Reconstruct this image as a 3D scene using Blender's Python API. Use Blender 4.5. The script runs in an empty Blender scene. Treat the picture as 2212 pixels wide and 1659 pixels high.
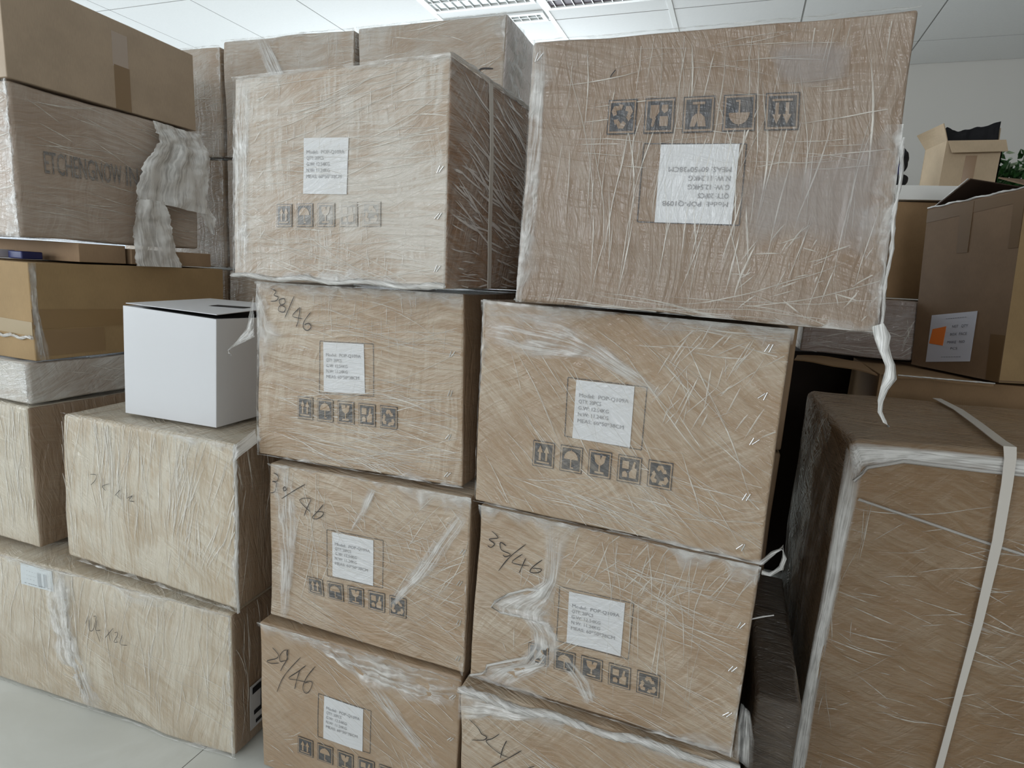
import bpy, math, random
from mathutils import Vector, Matrix, noise
R = random.Random
S = bpy.context.scene
COL = S.collection

# ---------------------------------------------------------------- camera
YAW, PITCH, ROLL = -0.353, -0.182, 0.060
def cam_matrix():
    cy, sy, cp, sp = math.cos(YAW), math.sin(YAW), math.cos(PITCH), math.sin(PITCH)
    fwd = Vector((sy*cp, cy*cp, sp)); right = Vector((cy, -sy, 0)); up = right.cross(fwd)
    c, s = math.cos(ROLL), math.sin(ROLL)
    r2 = c*right + s*up; u2 = -s*right + c*up
    return Matrix(((r2.x, u2.x, -fwd.x, 0), (r2.y, u2.y, -fwd.y, 0), (r2.z, u2.z, -fwd.z, 1.183), (0, 0, 0, 1)))
cd = bpy.data.cameras.new('camera'); cam = bpy.data.objects.new('camera', cd); COL.objects.link(cam)
cam.matrix_world = cam_matrix()
cd.sensor_width = 36; cd.lens = 36*1290/2212; cd.clip_start = 0.02
S.camera = cam

# ---------------------------------------------------------------- light, world, exposure
S.view_settings.view_transform = 'Standard'; S.view_settings.look = 'None'
S.view_settings.exposure = -0.18; S.view_settings.gamma = 1; S.view_settings.use_curve_mapping = False
w = bpy.data.worlds.new('world'); S.world = w; w.use_nodes = True
w.node_tree.nodes['Background'].inputs[0].default_value = (0.75, 0.88, 1.0, 1)
w.node_tree.nodes['Background'].inputs[1].default_value = 1.0
def area(name, loc, target, sx, sy, power, col):
    l = bpy.data.lights.new(name, 'AREA'); l.shape = 'RECTANGLE'; l.size = sx; l.size_y = sy
    l.energy = power; l.color = col
    o = bpy.data.objects.new(name, l); COL.objects.link(o); o.location = loc
    o.rotation_euler = (Vector(target)-Vector(loc)).to_track_quat('-Z', 'Y').to_euler()
    return o
# daylight of windows behind and left of the camera; last three are added fill
area('window_daylight', (-2.6, -2.95, 1.65), (-2.6, 0, 1.75), 3.3, 1.5, 66, (0.95, 0.98, 1.0))
area('side_window_daylight', (-5.15, -0.6, 1.65), (0, -0.2, 1.85), 2.3, 1.5, 42, (0.88, 0.95, 1.0))
area('far_fill_light', (-5.15, 2.75, 1.68), (0, 2.75, 2.2), 2.7, 1.5, 26, (0.88, 0.95, 1.0))
area('back_fill_light', (-1.9, 4.27, 1.6), (-1.9, 0, 2.1), 2.2, 1.4, 46, (0.88, 0.96, 1.0))
area('right_fill_light', (1.4, -2.95, 1.65), (1.2, 0, 1.7), 1.3, 1.5, 25, (0.97, 0.98, 1.0))

# ---------------------------------------------------------------- helpers
def tag(o, label=None, cat=None, group=None, kind=None):
    for k, v in (('label', label), ('category', cat), ('group', group), ('kind', kind)):
        if v: o[k] = v
    return o
def link(name, verts, faces, mats, parent=None, uvs=None, smooth=True, mi=None):
    me = bpy.data.meshes.new(name); me.from_pydata([tuple(v) for v in verts], [], faces)
    for m in (mats if isinstance(mats, (list, tuple)) else [mats]): me.materials.append(m)
    if uvs:
        ul = me.uv_layers.new(name='UVMap')
        for i, uv in enumerate(uvs): ul.data[i].uv = uv
    if mi:
        for p, k in zip(me.polygons, mi): p.material_index = k
    if smooth:
        for p in me.polygons: p.use_smooth = True
    me.update()
    o = bpy.data.objects.new(name, me); COL.objects.link(o)
    if parent:
        o.parent = parent; o.matrix_parent_inverse = Matrix.Translation(-parent.location)
    return o
def empty(name, loc):
    o = bpy.data.objects.new(name, None); COL.objects.link(o); o.location = loc
    o.empty_display_size = 0.05
    return o
def sstep(x, a, b):
    t = max(0, min(1, (x-a)/(b-a))); return t*t*(3-2*t)

# ---------------------------------------------------------------- materials
class NT:
    def __init__(s, name):
        s.m = bpy.data.materials.new(name); s.m.use_nodes = True
        s.t = s.m.node_tree; s.n = s.t.nodes; s.b = s.n['Principled BSDF']; s.out = s.n['Material Output']
    def node(s, typ, ins=None, **kw):
        n = s.n.new(typ)
        for k, v in kw.items(): setattr(n, k, v)
        for k, v in (ins or {}).items():
            if isinstance(v, bpy.types.NodeSocket): s.t.links.new(v, n.inputs[k])
            else: n.inputs[k].default_value = v
        return n
    def math(s, op, a, b=0.0, clamp=False):
        return s.node('ShaderNodeMath', {0: a, 1: b}, operation=op, use_clamp=clamp).outputs[0]
    def mad(s, a, b, c):
        return s.node('ShaderNodeMath', {0: a, 1: b, 2: c}, operation='MULTIPLY_ADD').outputs[0]
    def mixc(s, f, a, b):
        n = s.n.new('ShaderNodeMix'); n.data_type = 'RGBA'
        for k, v in ((0, f), (6, a), (7, b)):
            if isinstance(v, bpy.types.NodeSocket): s.t.links.new(v, n.inputs[k])
            else: n.inputs[k].default_value = v
        return n.outputs[2]
    def ramp(s, v, a, b):
        return s.node('ShaderNodeMapRange', {0: v, 1: a, 2: b, 3: 0.0, 4: 1.0}, interpolation_type='SMOOTHSTEP').outputs[0]
    def set(s, **kw):
        for k, v in kw.items():
            k = k.replace('_', ' ')
            if isinstance(v, bpy.types.NodeSocket): s.t.links.new(v, s.b.inputs[k])
            else: s.b.inputs[k].default_value = v
        return s

def streaks(nt, ang, sx, sy, seed, wob=0.035):
    """ridged anisotropic noise in face metres: 1 on a crease of the film, 0 between"""
    uv = nt.node('ShaderNodeTexCoord').outputs['UV']
    wn = nt.node('ShaderNodeTexNoise', {'Vector': uv, 'Scale': 5.0, 'Detail': 2.0}, noise_dimensions='3D')
    wv = nt.node('ShaderNodeVectorMath', {0: wn.outputs['Color'], 1: (0.5, 0.5, 0.5)}, operation='SUBTRACT').outputs[0]
    wv = nt.node('ShaderNodeVectorMath', {0: wv, 'Scale': wob*2}, operation='SCALE').outputs[0]
    v = nt.node('ShaderNodeVectorMath', {0: uv, 1: wv}, operation='ADD').outputs[0]
    v = nt.node('ShaderNodeVectorRotate', {'Vector': v, 'Angle': -ang}, rotation_type='Z_AXIS').outputs[0]
    mp = nt.node('ShaderNodeMapping', {'Vector': v, 'Location': (seed*3.7, seed*1.9, seed), 'Scale': (sx, sy, 1)}).outputs[0]
    n = nt.node('ShaderNodeTexNoise', {'Vector': mp, 'Scale': 1.0, 'Detail': 3.0, 'Roughness': 0.55, 'Distortion': 0.3}).outputs[0]
    a = nt.math('ABSOLUTE', nt.math('SUBTRACT', n, 0.5))
    return nt.math('POWER', nt.math('SUBTRACT', 1.0, nt.math('MULTIPLY', a, 7.0), clamp=True), 1.6), n

def film(nt, base, st):
    """clear stretch film lying on a surface colour: creases and doubled layers turn it milky, and wrinkle the gloss"""
    ang, amt, veil, seed = st['ang'], st['amt'], st['veil'], st['seed']
    s1, n1 = streaks(nt, ang, st.get('sx', 3.5), st.get('sy', 62), seed)
    s2, n2 = streaks(nt, ang+st.get('cross', 1.45), 5, 55, seed+5)
    s3, n3 = streaks(nt, ang+0.35, 7, 130, seed+9)
    uv = nt.node('ShaderNodeTexCoord').outputs['UV']
    mp = nt.node('ShaderNodeMapping', {'Vector': uv, 'Location': (seed*7.1, seed*2.3, seed*1.3)}).outputs[0]
    p = nt.node('ShaderNodeTexNoise', {'Vector': mp, 'Scale': 5.0, 'Detail': 3.0, 'Roughness': 0.6}).outputs[0]
    pm = nt.ramp(p, 0.36, 0.66)
    p2 = nt.node('ShaderNodeTexNoise', {'Vector': mp, 'Scale': 11.0, 'Detail': 2.0}).outputs[0]
    pm2 = nt.ramp(p2, 0.42, 0.66)
    c1 = nt.math('MULTIPLY', s1, nt.mad(pm, 0.65, 0.35))
    c2 = nt.math('MULTIPLY', nt.math('MULTIPLY', s2, pm2), 0.7)
    c3 = nt.math('MULTIPLY', s3, 0.35)
    cr = nt.math('ADD', nt.math('ADD', c1, c2), c3)
    f = nt.math('MULTIPLY', cr, amt)
    f = nt.math('ADD', f, nt.math('MULTIPLY', nt.mad(pm, 0.9, 0.35), veil))
    f = nt.math('MINIMUM', f, 0.9)
    col = nt.mixc(f, base, st.get('fc', (0.56, 0.485, 0.385, 1)))
    h = nt.math('ADD', nt.math('ADD', nt.math('MULTIPLY', n1, 1.2), nt.math('MULTIPLY', n2, 0.7)),
                nt.math('ADD', nt.math('MULTIPLY', cr, 0.35), nt.math('MULTIPLY', n3, 0.5)))
    bp = nt.node('ShaderNodeBump', {'Strength': st.get('bump', 0.75), 'Distance': 0.011, 'Height': h}).outputs[0]
    b2 = nt.node('ShaderNodeBump', {'Strength': 0.5*st.get('bump', 0.75), 'Distance': 0.004, 'Height': h}).outputs[0]
    nt.set(Base_Color=col, Roughness=0.55, Normal=b2, Coat_Weight=st.get('coat', 0.9), Coat_Roughness=0.10, Coat_Normal=bp)
    return nt

def kraft_color(nt, c, seed=0.0):
    uv = nt.node('ShaderNodeTexCoord').outputs['UV']
    mp = nt.node('ShaderNodeMapping', {'Vector': uv, 'Location': (seed, seed*2, 0), 'Scale': (1, 1, 1)}).outputs[0]
    n = nt.node('ShaderNodeTexNoise', {'Vector': mp, 'Scale': 9.0, 'Detail': 5.0, 'Roughness': 0.6}).outputs[0]
    mp2 = nt.node('ShaderNodeMapping', {'Vector': uv, 'Scale': (600, 60, 1)}).outputs[0]
    g = nt.node('ShaderNodeTexNoise', {'Vector': mp2, 'Scale': 1.0, 'Detail': 1.0}).outputs[0]
    t = nt.math('ADD', nt.math('MULTIPLY', n, 0.7), nt.math('MULTIPLY', g, 0.3))
    t = nt.ramp(t, 0.3, 0.7)
    return nt.mixc(t, tuple(x*0.90 for x in c[:3])+(1,), tuple(min(1, x*1.08) for x in c[:3])+(1,))
KRAFT = (0.325, 0.212, 0.118)
def kraft(name, c=KRAFT, rough=0.75):
    nt = NT(name); nt.set(Base_Color=kraft_color(nt, c, len(name)), Roughness=rough, Specular_IOR_Level=0.3); return nt.m
def flat(name, c, rough=0.6, spec=0.4):
    nt = NT(name); nt.set(Base_Color=tuple(c)+(1,), Roughness=rough, Specular_IOR_Level=spec); return nt.m

LOOK = dict(ang=0.0, amt=0.55, veil=0.22, seed=1.0)
def filmed(name, c, st, isk=True):
    nt = NT(name); base = kraft_color(nt, c, st['seed']) if isk else tuple(c)+(1,)
    film(nt, base, st); return nt.m

def loose_film(name, opac=0.5, col=(0.80, 0.79, 0.76, 1), sx=6, sy=90, seed=2.0, em=0.25):
    """free-hanging stretch film: clear between milky folds"""
    nt = NT(name)
    s1, n1 = streaks(nt, 0.0, sx, sy, seed, 0.02)
    uv = nt.node('ShaderNodeTexCoord').outputs['UV']
    p = nt.node('ShaderNodeTexNoise', {'Vector': uv, 'Scale': 22.0, 'Detail': 3.0}).outputs[0]
    a = nt.math('ADD', nt.math('MULTIPLY', s1, 0.45), nt.math('MULTIPLY', nt.ramp(p, 0.35, 0.7), 0.35))
    a = nt.math('ADD', a, opac-0.2, clamp=True)
    fa = nt.node('ShaderNodeAttribute', attribute_name='fade').outputs['Fac']
    a = nt.math('MULTIPLY', a, fa)
    bp = nt.node('ShaderNodeBump', {'Strength': 0.8, 'Distance': 0.003, 'Height': n1}).outputs[0]
    nt.set(Base_Color=col, Roughness=0.22, Normal=bp, Alpha=a, Specular_IOR_Level=0.6, Coat_Weight=0.4, Coat_Roughness=0.1)
    return nt.m
M = {}
M['film'] = loose_film('film_loose', 0.38)
M['film_dense'] = loose_film('film_dense', 0.72, col=(0.82, 0.81, 0.78, 1), seed=4)
M['film_thin'] = loose_film('film_thin', 0.24, seed=6)
M['crease'] = loose_film('film_crease', 0.34, col=(0.88, 0.84, 0.76, 1), sx=3, sy=300, seed=8)
M['crease_glint'] = loose_film('film_crease_glint', 0.75, col=(0.93, 0.89, 0.86, 1), sx=3, sy=300, seed=9)  # whitened creases, painting glints on the top carton's side
nt = NT('film_veil'); fa = nt.node('ShaderNodeAttribute', attribute_name='fade').outputs['Fac']
nt.set(Base_Color=(.50, .47, .46, 1), Roughness=.2, Alpha=nt.math('MULTIPLY', fa, .34), Coat_Weight=.5); M['film_veil'] = nt.m
M['ink_pen'] = flat('ink_pen', (0.035, 0.03, 0.03), 0.5)
M['kraft'] = kraft('kraft_plain')
M['kraft_ochre'] = kraft('kraft_ochre', (0.37, 0.25, 0.125))
M['kraft_warm'] = kraft('kraft_warm', (0.36, 0.245, 0.15))
M['kraft_light'] = kraft('kraft_light', (0.52, 0.40, 0.27))
M['white_card'] = flat('white_card', (0.68, 0.69, 0.71), 0.42)
M['white_board'] = flat('white_board', (0.93, 0.93, 0.89), 0.5)
M['dark'] = flat('slot_shade', (0.01, 0.01, 0.01))
M['tape'] = flat('packing_tape', (0.27, 0.18, 0.10), 0.22, 0.6)
M['tape_clear'] = flat('packing_tape_pale', (0.36, 0.27, 0.19), 0.2, 0.6)
M['strap'] = flat('strap_plastic', (0.72, 0.68, 0.62), 0.35)
M['steel'] = NT('staple_steel').set(Base_Color=(0.75, 0.75, 0.75, 1), Metallic=1.0, Roughness=0.25).m
M['black'] = flat('black_cloth', (0.008, 0.008, 0.01), 0.8)
M['blue'] = flat('blue_cloth', (0.02, 0.02, 0.12), 0.7)
M['leaf'] = flat('leaf_green', (0.025, 0.09, 0.02), 0.45)
M['leaf_pale'] = flat('leaf_pale', (0.30, 0.38, 0.24), 0.5)
M['orange'] = flat('orange_sticker', (0.85, 0.22, 0.04), 0.6)
M['print_grey'] = flat('print_grey', (0.12, 0.12, 0.14), 0.7)
M['packet_blue'] = flat('packet_blue', (0.03, 0.04, 0.16), 0.35)
M['packet_white'] = flat('packet_white', (0.6, 0.6, 0.68), 0.35)
M['packet_grey'] = flat('packet_grey', (0.20, 0.20, 0.19), 0.4)

# ---------------------------------------------------------------- carton builder
class Hex:
    """a carton: trilinear map of a box in metres onto eight (slightly crushed) corners, with soft bulges"""
    def __init__(s, front, back, seed=0, amp=0.002, r=0.006, bulge=0.0, freq=5.0):
        # front / back: TL TR BR BL
        s.F = [Vector(p) for p in front]; s.B = [Vector(p) for p in back]
        s.W = ((s.F[1]-s.F[0]).length+(s.F[2]-s.F[3]).length)/2
        s.H = ((s.F[0]-s.F[3]).length+(s.F[1]-s.F[2]).length)/2
        s.D = ((s.B[0]-s.F[0]).length+(s.B[2]-s.F[2]).length)/2
        s.seed, s.amp, s.r, s.bulge, s.freq = seed, amp, r, bulge, freq
    def tri(s, x, y, z):
        u, v, w = x/s.W, y/s.H, z/s.D
        f = (s.F[3]*(1-u)+s.F[2]*u)*(1-v)+(s.F[0]*(1-u)+s.F[1]*u)*v
        b = (s.B[3]*(1-u)+s.B[2]*u)*(1-v)+(s.B[0]*(1-u)+s.B[1]*u)*v
        return f*(1-w)+b*w
    def surf(s, x, y, z, off=0.0):
        r = s.r
        q = Vector((min(max(x, r), s.W-r), min(max(y, r), s.H-r), min(max(z, r), s.D-r)))
        d = Vector((x, y, z))-q
        n = d.normalized() if d.length > 1e-9 else Vector((0, 0, -1))
        k = s.amp*(noise.noise(Vector((x, y, z))*s.freq+Vector((s.seed*3.1, s.seed, 0)))-0.5)
        k += s.amp*0.30*noise.noise(Vector((x, y, z))*s.freq*3+Vector((0, s.seed*2.1, 0)))
        if abs(n.y) > 0.7: k = min(k, 0)-0.0006
        if s.bulge:
            u, v, w = x/s.W, y/s.H, z/s.D
            sx, sy, sz = (max(0.0, 4*t*(1-t)) for t in (u, v, w))
            if abs(n.z) > 0.7: k += s.bulge*sx*sy
            elif abs(n.x) > 0.7: k += s.bulge*sy*sz
        p = q+n*(r+k+off)
        return s.tri(p.x, p.y, p.z)
    def f(s, u, v, off=0.0012):            # point on the front face, fractions
        x, y = u*s.W, v*s.H
        k = s.amp*(noise.noise(Vector((x, y, 0))*s.freq+Vector((s.seed*3.1, s.seed, 0)))-0.5)
        k += s.amp*0.30*noise.noise(Vector((x, y, 0))*s.freq*3+Vector((0, s.seed*2.1, 0)))
        if s.bulge: k += s.bulge*max(0, 4*u*(1-u))*max(0, 4*v*(1-v))
        return s.tri(x, y, -k-off)
    def side(s, w, v, off=0.0012):         # point on the right side face (w = depth fraction)
        z, y = w*s.D, v*s.H
        k = s.amp*(noise.noise(Vector((s.W, y, z))*s.freq+Vector((s.seed*3.1, s.seed, 0)))-0.5)
        k += s.amp*0.30*noise.noise(Vector((s.W, y, z))*s.freq*3+Vector((0, s.seed*2.1, 0)))
        if s.bulge: k += s.bulge*max(0, 4*v*(1-v))*max(0, 4*w*(1-w))
        return s.tri(s.W+k+off, y, z)
    def ticks(s, L, step):
        r = s.r; n = max(2, int((L-2*r)/step))
        return [0, r*0.45, r*0.8]+[r+(L-2*r)*i/n for i in range(n+1)]+[L-r*0.8, L-r*0.45, L]
    def body(s, name, mat, parent, step=0.02, side_mat=None):
        X, Y, Z = s.ticks(s.W, step), s.ticks(s.H, step), s.ticks(s.D, step)
        V, idx, F, UV = [], {}, [], []
        def vid(x, y, z):
            k = (round(x, 5), round(y, 5), round(z, 5))
            if k not in idx: idx[k] = len(V); V.append(s.surf(x, y, z))
            return idx[k]
        def grid(A, B, fn, uvf, flip):
            for i in range(len(A)-1):
                for j in range(len(B)-1):
                    q = [(A[i], B[j]), (A[i+1], B[j]), (A[i+1], B[j+1]), (A[i], B[j+1])]
                    if flip: q.reverse()
                    F.append([vid(*fn(a, b)) for a, b in q]); UV.extend([uvf(a, b) for a, b in q])
        grid(X, Y, lambda a, b: (a, b, 0), lambda a, b: (a, b), False)
        grid(X, Y, lambda a, b: (a, b, s.D), lambda a, b: (a+3, b), True)
        n0 = len(F)
        grid(Z, Y, lambda a, b: (s.W, b, a), lambda a, b: (a+s.W, b), False)
        n1 = len(F)
        grid(Z, Y, lambda a, b: (0, b, a), lambda a, b: (-a, b), True)
        grid(X, Z, lambda a, b: (a, s.H, b), lambda a, b: (a, b+s.H), False)
        grid(X, Z, lambda a, b: (a, 0, b), lambda a, b: (a, -b), True)
        if side_mat:
            return link(name, V, F, [mat, side_mat], parent, UV, mi=[1 if n0 <= i < n1 else 0 for i in range(len(F))])
        return link(name, V, F, mat, parent, UV)

def cuboid(x0, x1, y0, y1, z0, z1, **kw):
    return Hex([(x0, y0, z1), (x1, y0, z1), (x1, y0, z0), (x0, y0, z0)], [(x0, y1, z1), (x1, y1, z1), (x1, y1, z0), (x0, y1, z0)], **kw)
def fronthex(front, yaw, depth, zt=None, zb=None, **kw):
    d = Vector((-math.sin(yaw), math.cos(yaw), 0))*depth
    b = [Vector(p)+d for p in front]
    if zt is not None: b[0].z = b[1].z = zt
    if zb is not None: b[2].z = b[3].z = zb
    return Hex(front, b, **kw)

def bil(q, a, b):      # q: TL TR BR BL in (u, v); a right, b up in 0..1
    return ((q[3][0]*(1-a)+q[2][0]*a)*(1-b)+(q[0][0]*(1-a)+q[1][0]*a)*b,
            (q[3][1]*(1-a)+q[2][1]*a)*(1-b)+(q[0][1]*(1-a)+q[1][1]*a)*b)

def sheet_on(h, q, mat, parent, name, n=8, off=0.0012, fn=None, thick=0.0004):
    fn = fn or h.f
    V, F, UV = [], [], []
    for j in range(n+1):
        for i in range(n+1):
            V.append(fn(*bil(q, i/n, j/n), off))
    N = (n+1)
    for j in range(n):
        for i in range(n):
            k = j*N+i; F.append([k, k+1, k+1+N, k+N])
            for a, b in ((i, j), (i+1, j), (i+1, j+1), (i, j+1)):
                u, v = bil(q, a/n, b/n); UV.append((u*h.W, v*h.H))
    # rim going back to the carton face so that the sheet has a thickness
    rim = [i for i in range(N)]+[N*j+n for j in range(1, N)]+[N*n+i for i in range(n-1, -1, -1)]+[N*j for j in range(n-1, 0, -1)]
    base = len(V)
    for r_ in rim:
        i, j = r_ % N, r_//N; V.append(fn(*bil(q, i/n, j/n), max(0.0001, off-0.001)))
    for k in range(len(rim)):
        k2 = (k+1) % len(rim); F.append([rim[k], base+k, base+k2, rim[k2]]); UV.extend([(0, 0)]*4)
    return link(name, V, F, mat, parent, UV, smooth=False)

# ---- text meshes from the built-in font
TXT = {}
def text_mesh(s):
    if s not in TXT:
        c = bpy.data.curves.new('t', 'FONT'); c.body = s; c.offset = .005 if s in ('ETCHENGNOW', 'INC') else 0; c.size = 1; c.resolution_u = 2
        o = bpy.data.objects.new('t', c); COL.objects.link(o)
        dg = bpy.context.evaluated_depsgraph_get(); dg.update()
        me = bpy.data.meshes.new_from_object(o.evaluated_get(dg))
        V = [(v.co.x, v.co.y) for v in me.vertices]; F = [list(p.vertices) for p in me.polygons]
        bpy.data.objects.remove(o); bpy.data.curves.remove(c); bpy.data.meshes.remove(me)
        x0, x1 = min(v[0] for v in V), max(v[0] for v in V)
        TXT[s] = ([((v[0]-x0)/(x1-x0), v[1]/0.72) for v in V], F)
    return TXT[s]
def text_rows(rows, fn, mat, parent, name='printed_text', scale=(1, 1), uvof=None):
    """rows: (string, a0, a1, b0, height); fn(a, b) -> world point"""
    V, F, UV = [], [], []
    for s, a0, a1, b0, hh in rows:
        tv, tf = text_mesh(s); base = len(V)
        V += [fn(a0+x*(a1-a0), b0+y*hh) for x, y in tv]
        for f in tf:
            F.append([base+i for i in f])
            for i in f: UV.append((a0+tv[i][0]*(a1-a0), b0+tv[i][1]*hh) if not uvof else uvof(a0+tv[i][0]*(a1-a0), b0+tv[i][1]*hh))
    return link(name, V, F, mat, parent, UV, smooth=False)

# ---- handling symbols, drawn in a unit square
def disc(cx, cy, r, a0=0, a1=360, n=14):
    return [(cx+r*math.cos(math.radians(a0+(a1-a0)*i/n)), cy+r*math.sin(math.radians(a0+(a1-a0)*i/n))) for i in range(n+1)]
def rect(x0, y0, x1, y1): return [(x0, y0), (x1, y0), (x1, y1), (x0, y1)]
def rot(P, deg, cx=.5, cy=.5):
    c, s = math.cos(math.radians(deg)), math.sin(math.radians(deg))
    return [(cx+(x-cx)*c-(y-cy)*s, cy+(x-cx)*s+(y-cy)*c) for x, y in P]
def sym_arrows():
    o = [rect(.2, .17, .8, .23)]
    for cx in (.35, .65): o += [rect(cx-.05, .27, cx+.05, .6), [(cx-.13, .58), (cx+.13, .58), (cx, .84)]]
    return o
def sym_umbrella():
    return [disc(.5, .5, .32, 0, 180), rect(.475, .18, .525, .5), rect(.475, .16, .62, .21), rect(.485, .8, .515, .87)]
def sym_glass():
    return [[(.24, .84), (.30, .58), (.42, .48), (.58, .48), (.70, .58), (.76, .84), (.6, .84), (.53, .68), (.5, .84)], rect(.465, .24, .535, .5), rect(.3, .16, .7, .23)]
def sym_hand():
    return [rect(.2, .52, .48, .80), [(.52, .2), (.80, .2), (.82, .55), (.70, .60), (.60, .52), (.50, .40)],
            [(.60, .55), (.68, .82), (.76, .80), (.72, .58)], [(.22, .2), (.42, .2), (.44, .34), (.34, .44), (.22, .38)]]
def sym_recycle():
    a = [[(.42, .84), (.60, .84), (.70, .66), (.60, .60), (.52, .70), (.44, .62), (.34, .70)], [(.60, .56), (.78, .58), (.72, .74)]]
    o = []
    for k in (0, 120, 240): o += [rot(p, k, .5, .46) for p in a]
    return o
SYMS = [sym_arrows, sym_umbrella, sym_glass, sym_hand, sym_recycle]
def tri_fan(P):
    from mathutils.geometry import tessellate_polygon
    return tessellate_polygon([[Vector((x, y, 0)) for x, y in P]])
def symbol(h, cell, k, mats, parent, flip=False):
    ink, kr = mats; V, F, UV, mi = [], [], [], []
    def poly(P, off, m):
        base = len(V)
        for x, y in P:
            if flip: x, y = 1-x, 1-y
            u, v = bil(cell, x, y); V.append(h.f(u, v, off))
        for t in tri_fan(P):
            F.append([base+i for i in t]); mi.append(m)
            for i in t:
                x, y = P[i]
                if flip: x, y = 1-x, 1-y
                u, v = bil(cell, x, y); UV.append((u*h.W, v*h.H))
    poly(rect(0, 0, 1, 1), 0.0014, 0); poly(rect(.035, .035, .965, .965), 0.0018, 1); poly(rect(.09, .09, .91, .91), 0.0022, 0)
    for P in SYMS[k](): poly(P, 0.0027, 1)
    return link('handling_symbol', V, F, [ink, kr], parent, UV, smooth=False, mi=mi)

def pen(h, strokes, parent, name='handwriting', wd=0.0021, off=0.0030):
    V, F = [], []
    for s in strokes:
        pts = []
        for i in range(len(s)-1):
            p0, p1, p2, p3 = s[max(0, i-1)], s[i], s[i+1], s[min(len(s)-1, i+2)]
            for t in (0, .25, .5, .75):
                pts.append(tuple(0.5*(2*p1[c]+(p2[c]-p0[c])*t+(2*p0[c]-5*p1[c]+4*p2[c]-p3[c])*t*t+(3*p1[c]-3*p2[c]+p3[c]-p0[c])*t**3) for c in (0, 1)))
        pts.append(s[-1]); pts = [(u*h.W, v*h.H) for u, v in pts]
        base = len(V)
        for i, (x, y) in enumerate(pts):
            a, b = pts[max(0, i-1)], pts[min(len(pts)-1, i+1)]
            dx, dy = b[0]-a[0], b[1]-a[1]; L = math.hypot(dx, dy) or 1
            ww = wd*(0.75+0.35*noise.noise(Vector((x*60, y*60, 1))))*(0.55 if i in (0, len(pts)-1) else 1)/2
            nx, ny = -dy/L*ww, dx/L*ww
            V.append(h.f((x+nx)/h.W, (y+ny)/h.H, off)); V.append(h.f((x-nx)/h.W, (y-ny)/h.H, off))
        for i in range(len(pts)-1): F.append([base+2*i, base+2*i+1, base+2*i+3, base+2*i+2])
    return link(name, V, F, M['ink_pen'], parent, smooth=False)

def staple(h, u, v, parent, rg):
    V, F = [], []
    for k in (-1, 1):
        a = math.radians(58+rg.uniform(-16, 16)); L = 0.0065; cx, cy = u*h.W+k*0.0028, v*h.H
        dx, dy = math.cos(a)*L, math.sin(a)*L; nx, ny = -math.sin(a)*0.0009, math.cos(a)*0.0009
        base = len(V)
        for sgn in (-1, 1):
            for e, o in ((-1, 0.0008), (0, 0.0024), (1, 0.0008)):
                V.append(h.f((cx+sgn*dx+e*nx)/h.W, (cy+sgn*dy+e*ny)/h.H, o))
        F += [[base, base+1, base+4, base+3], [base+1, base+2, base+5, base+4]]
    return link('staple', V, F, M['steel'], parent)

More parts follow.
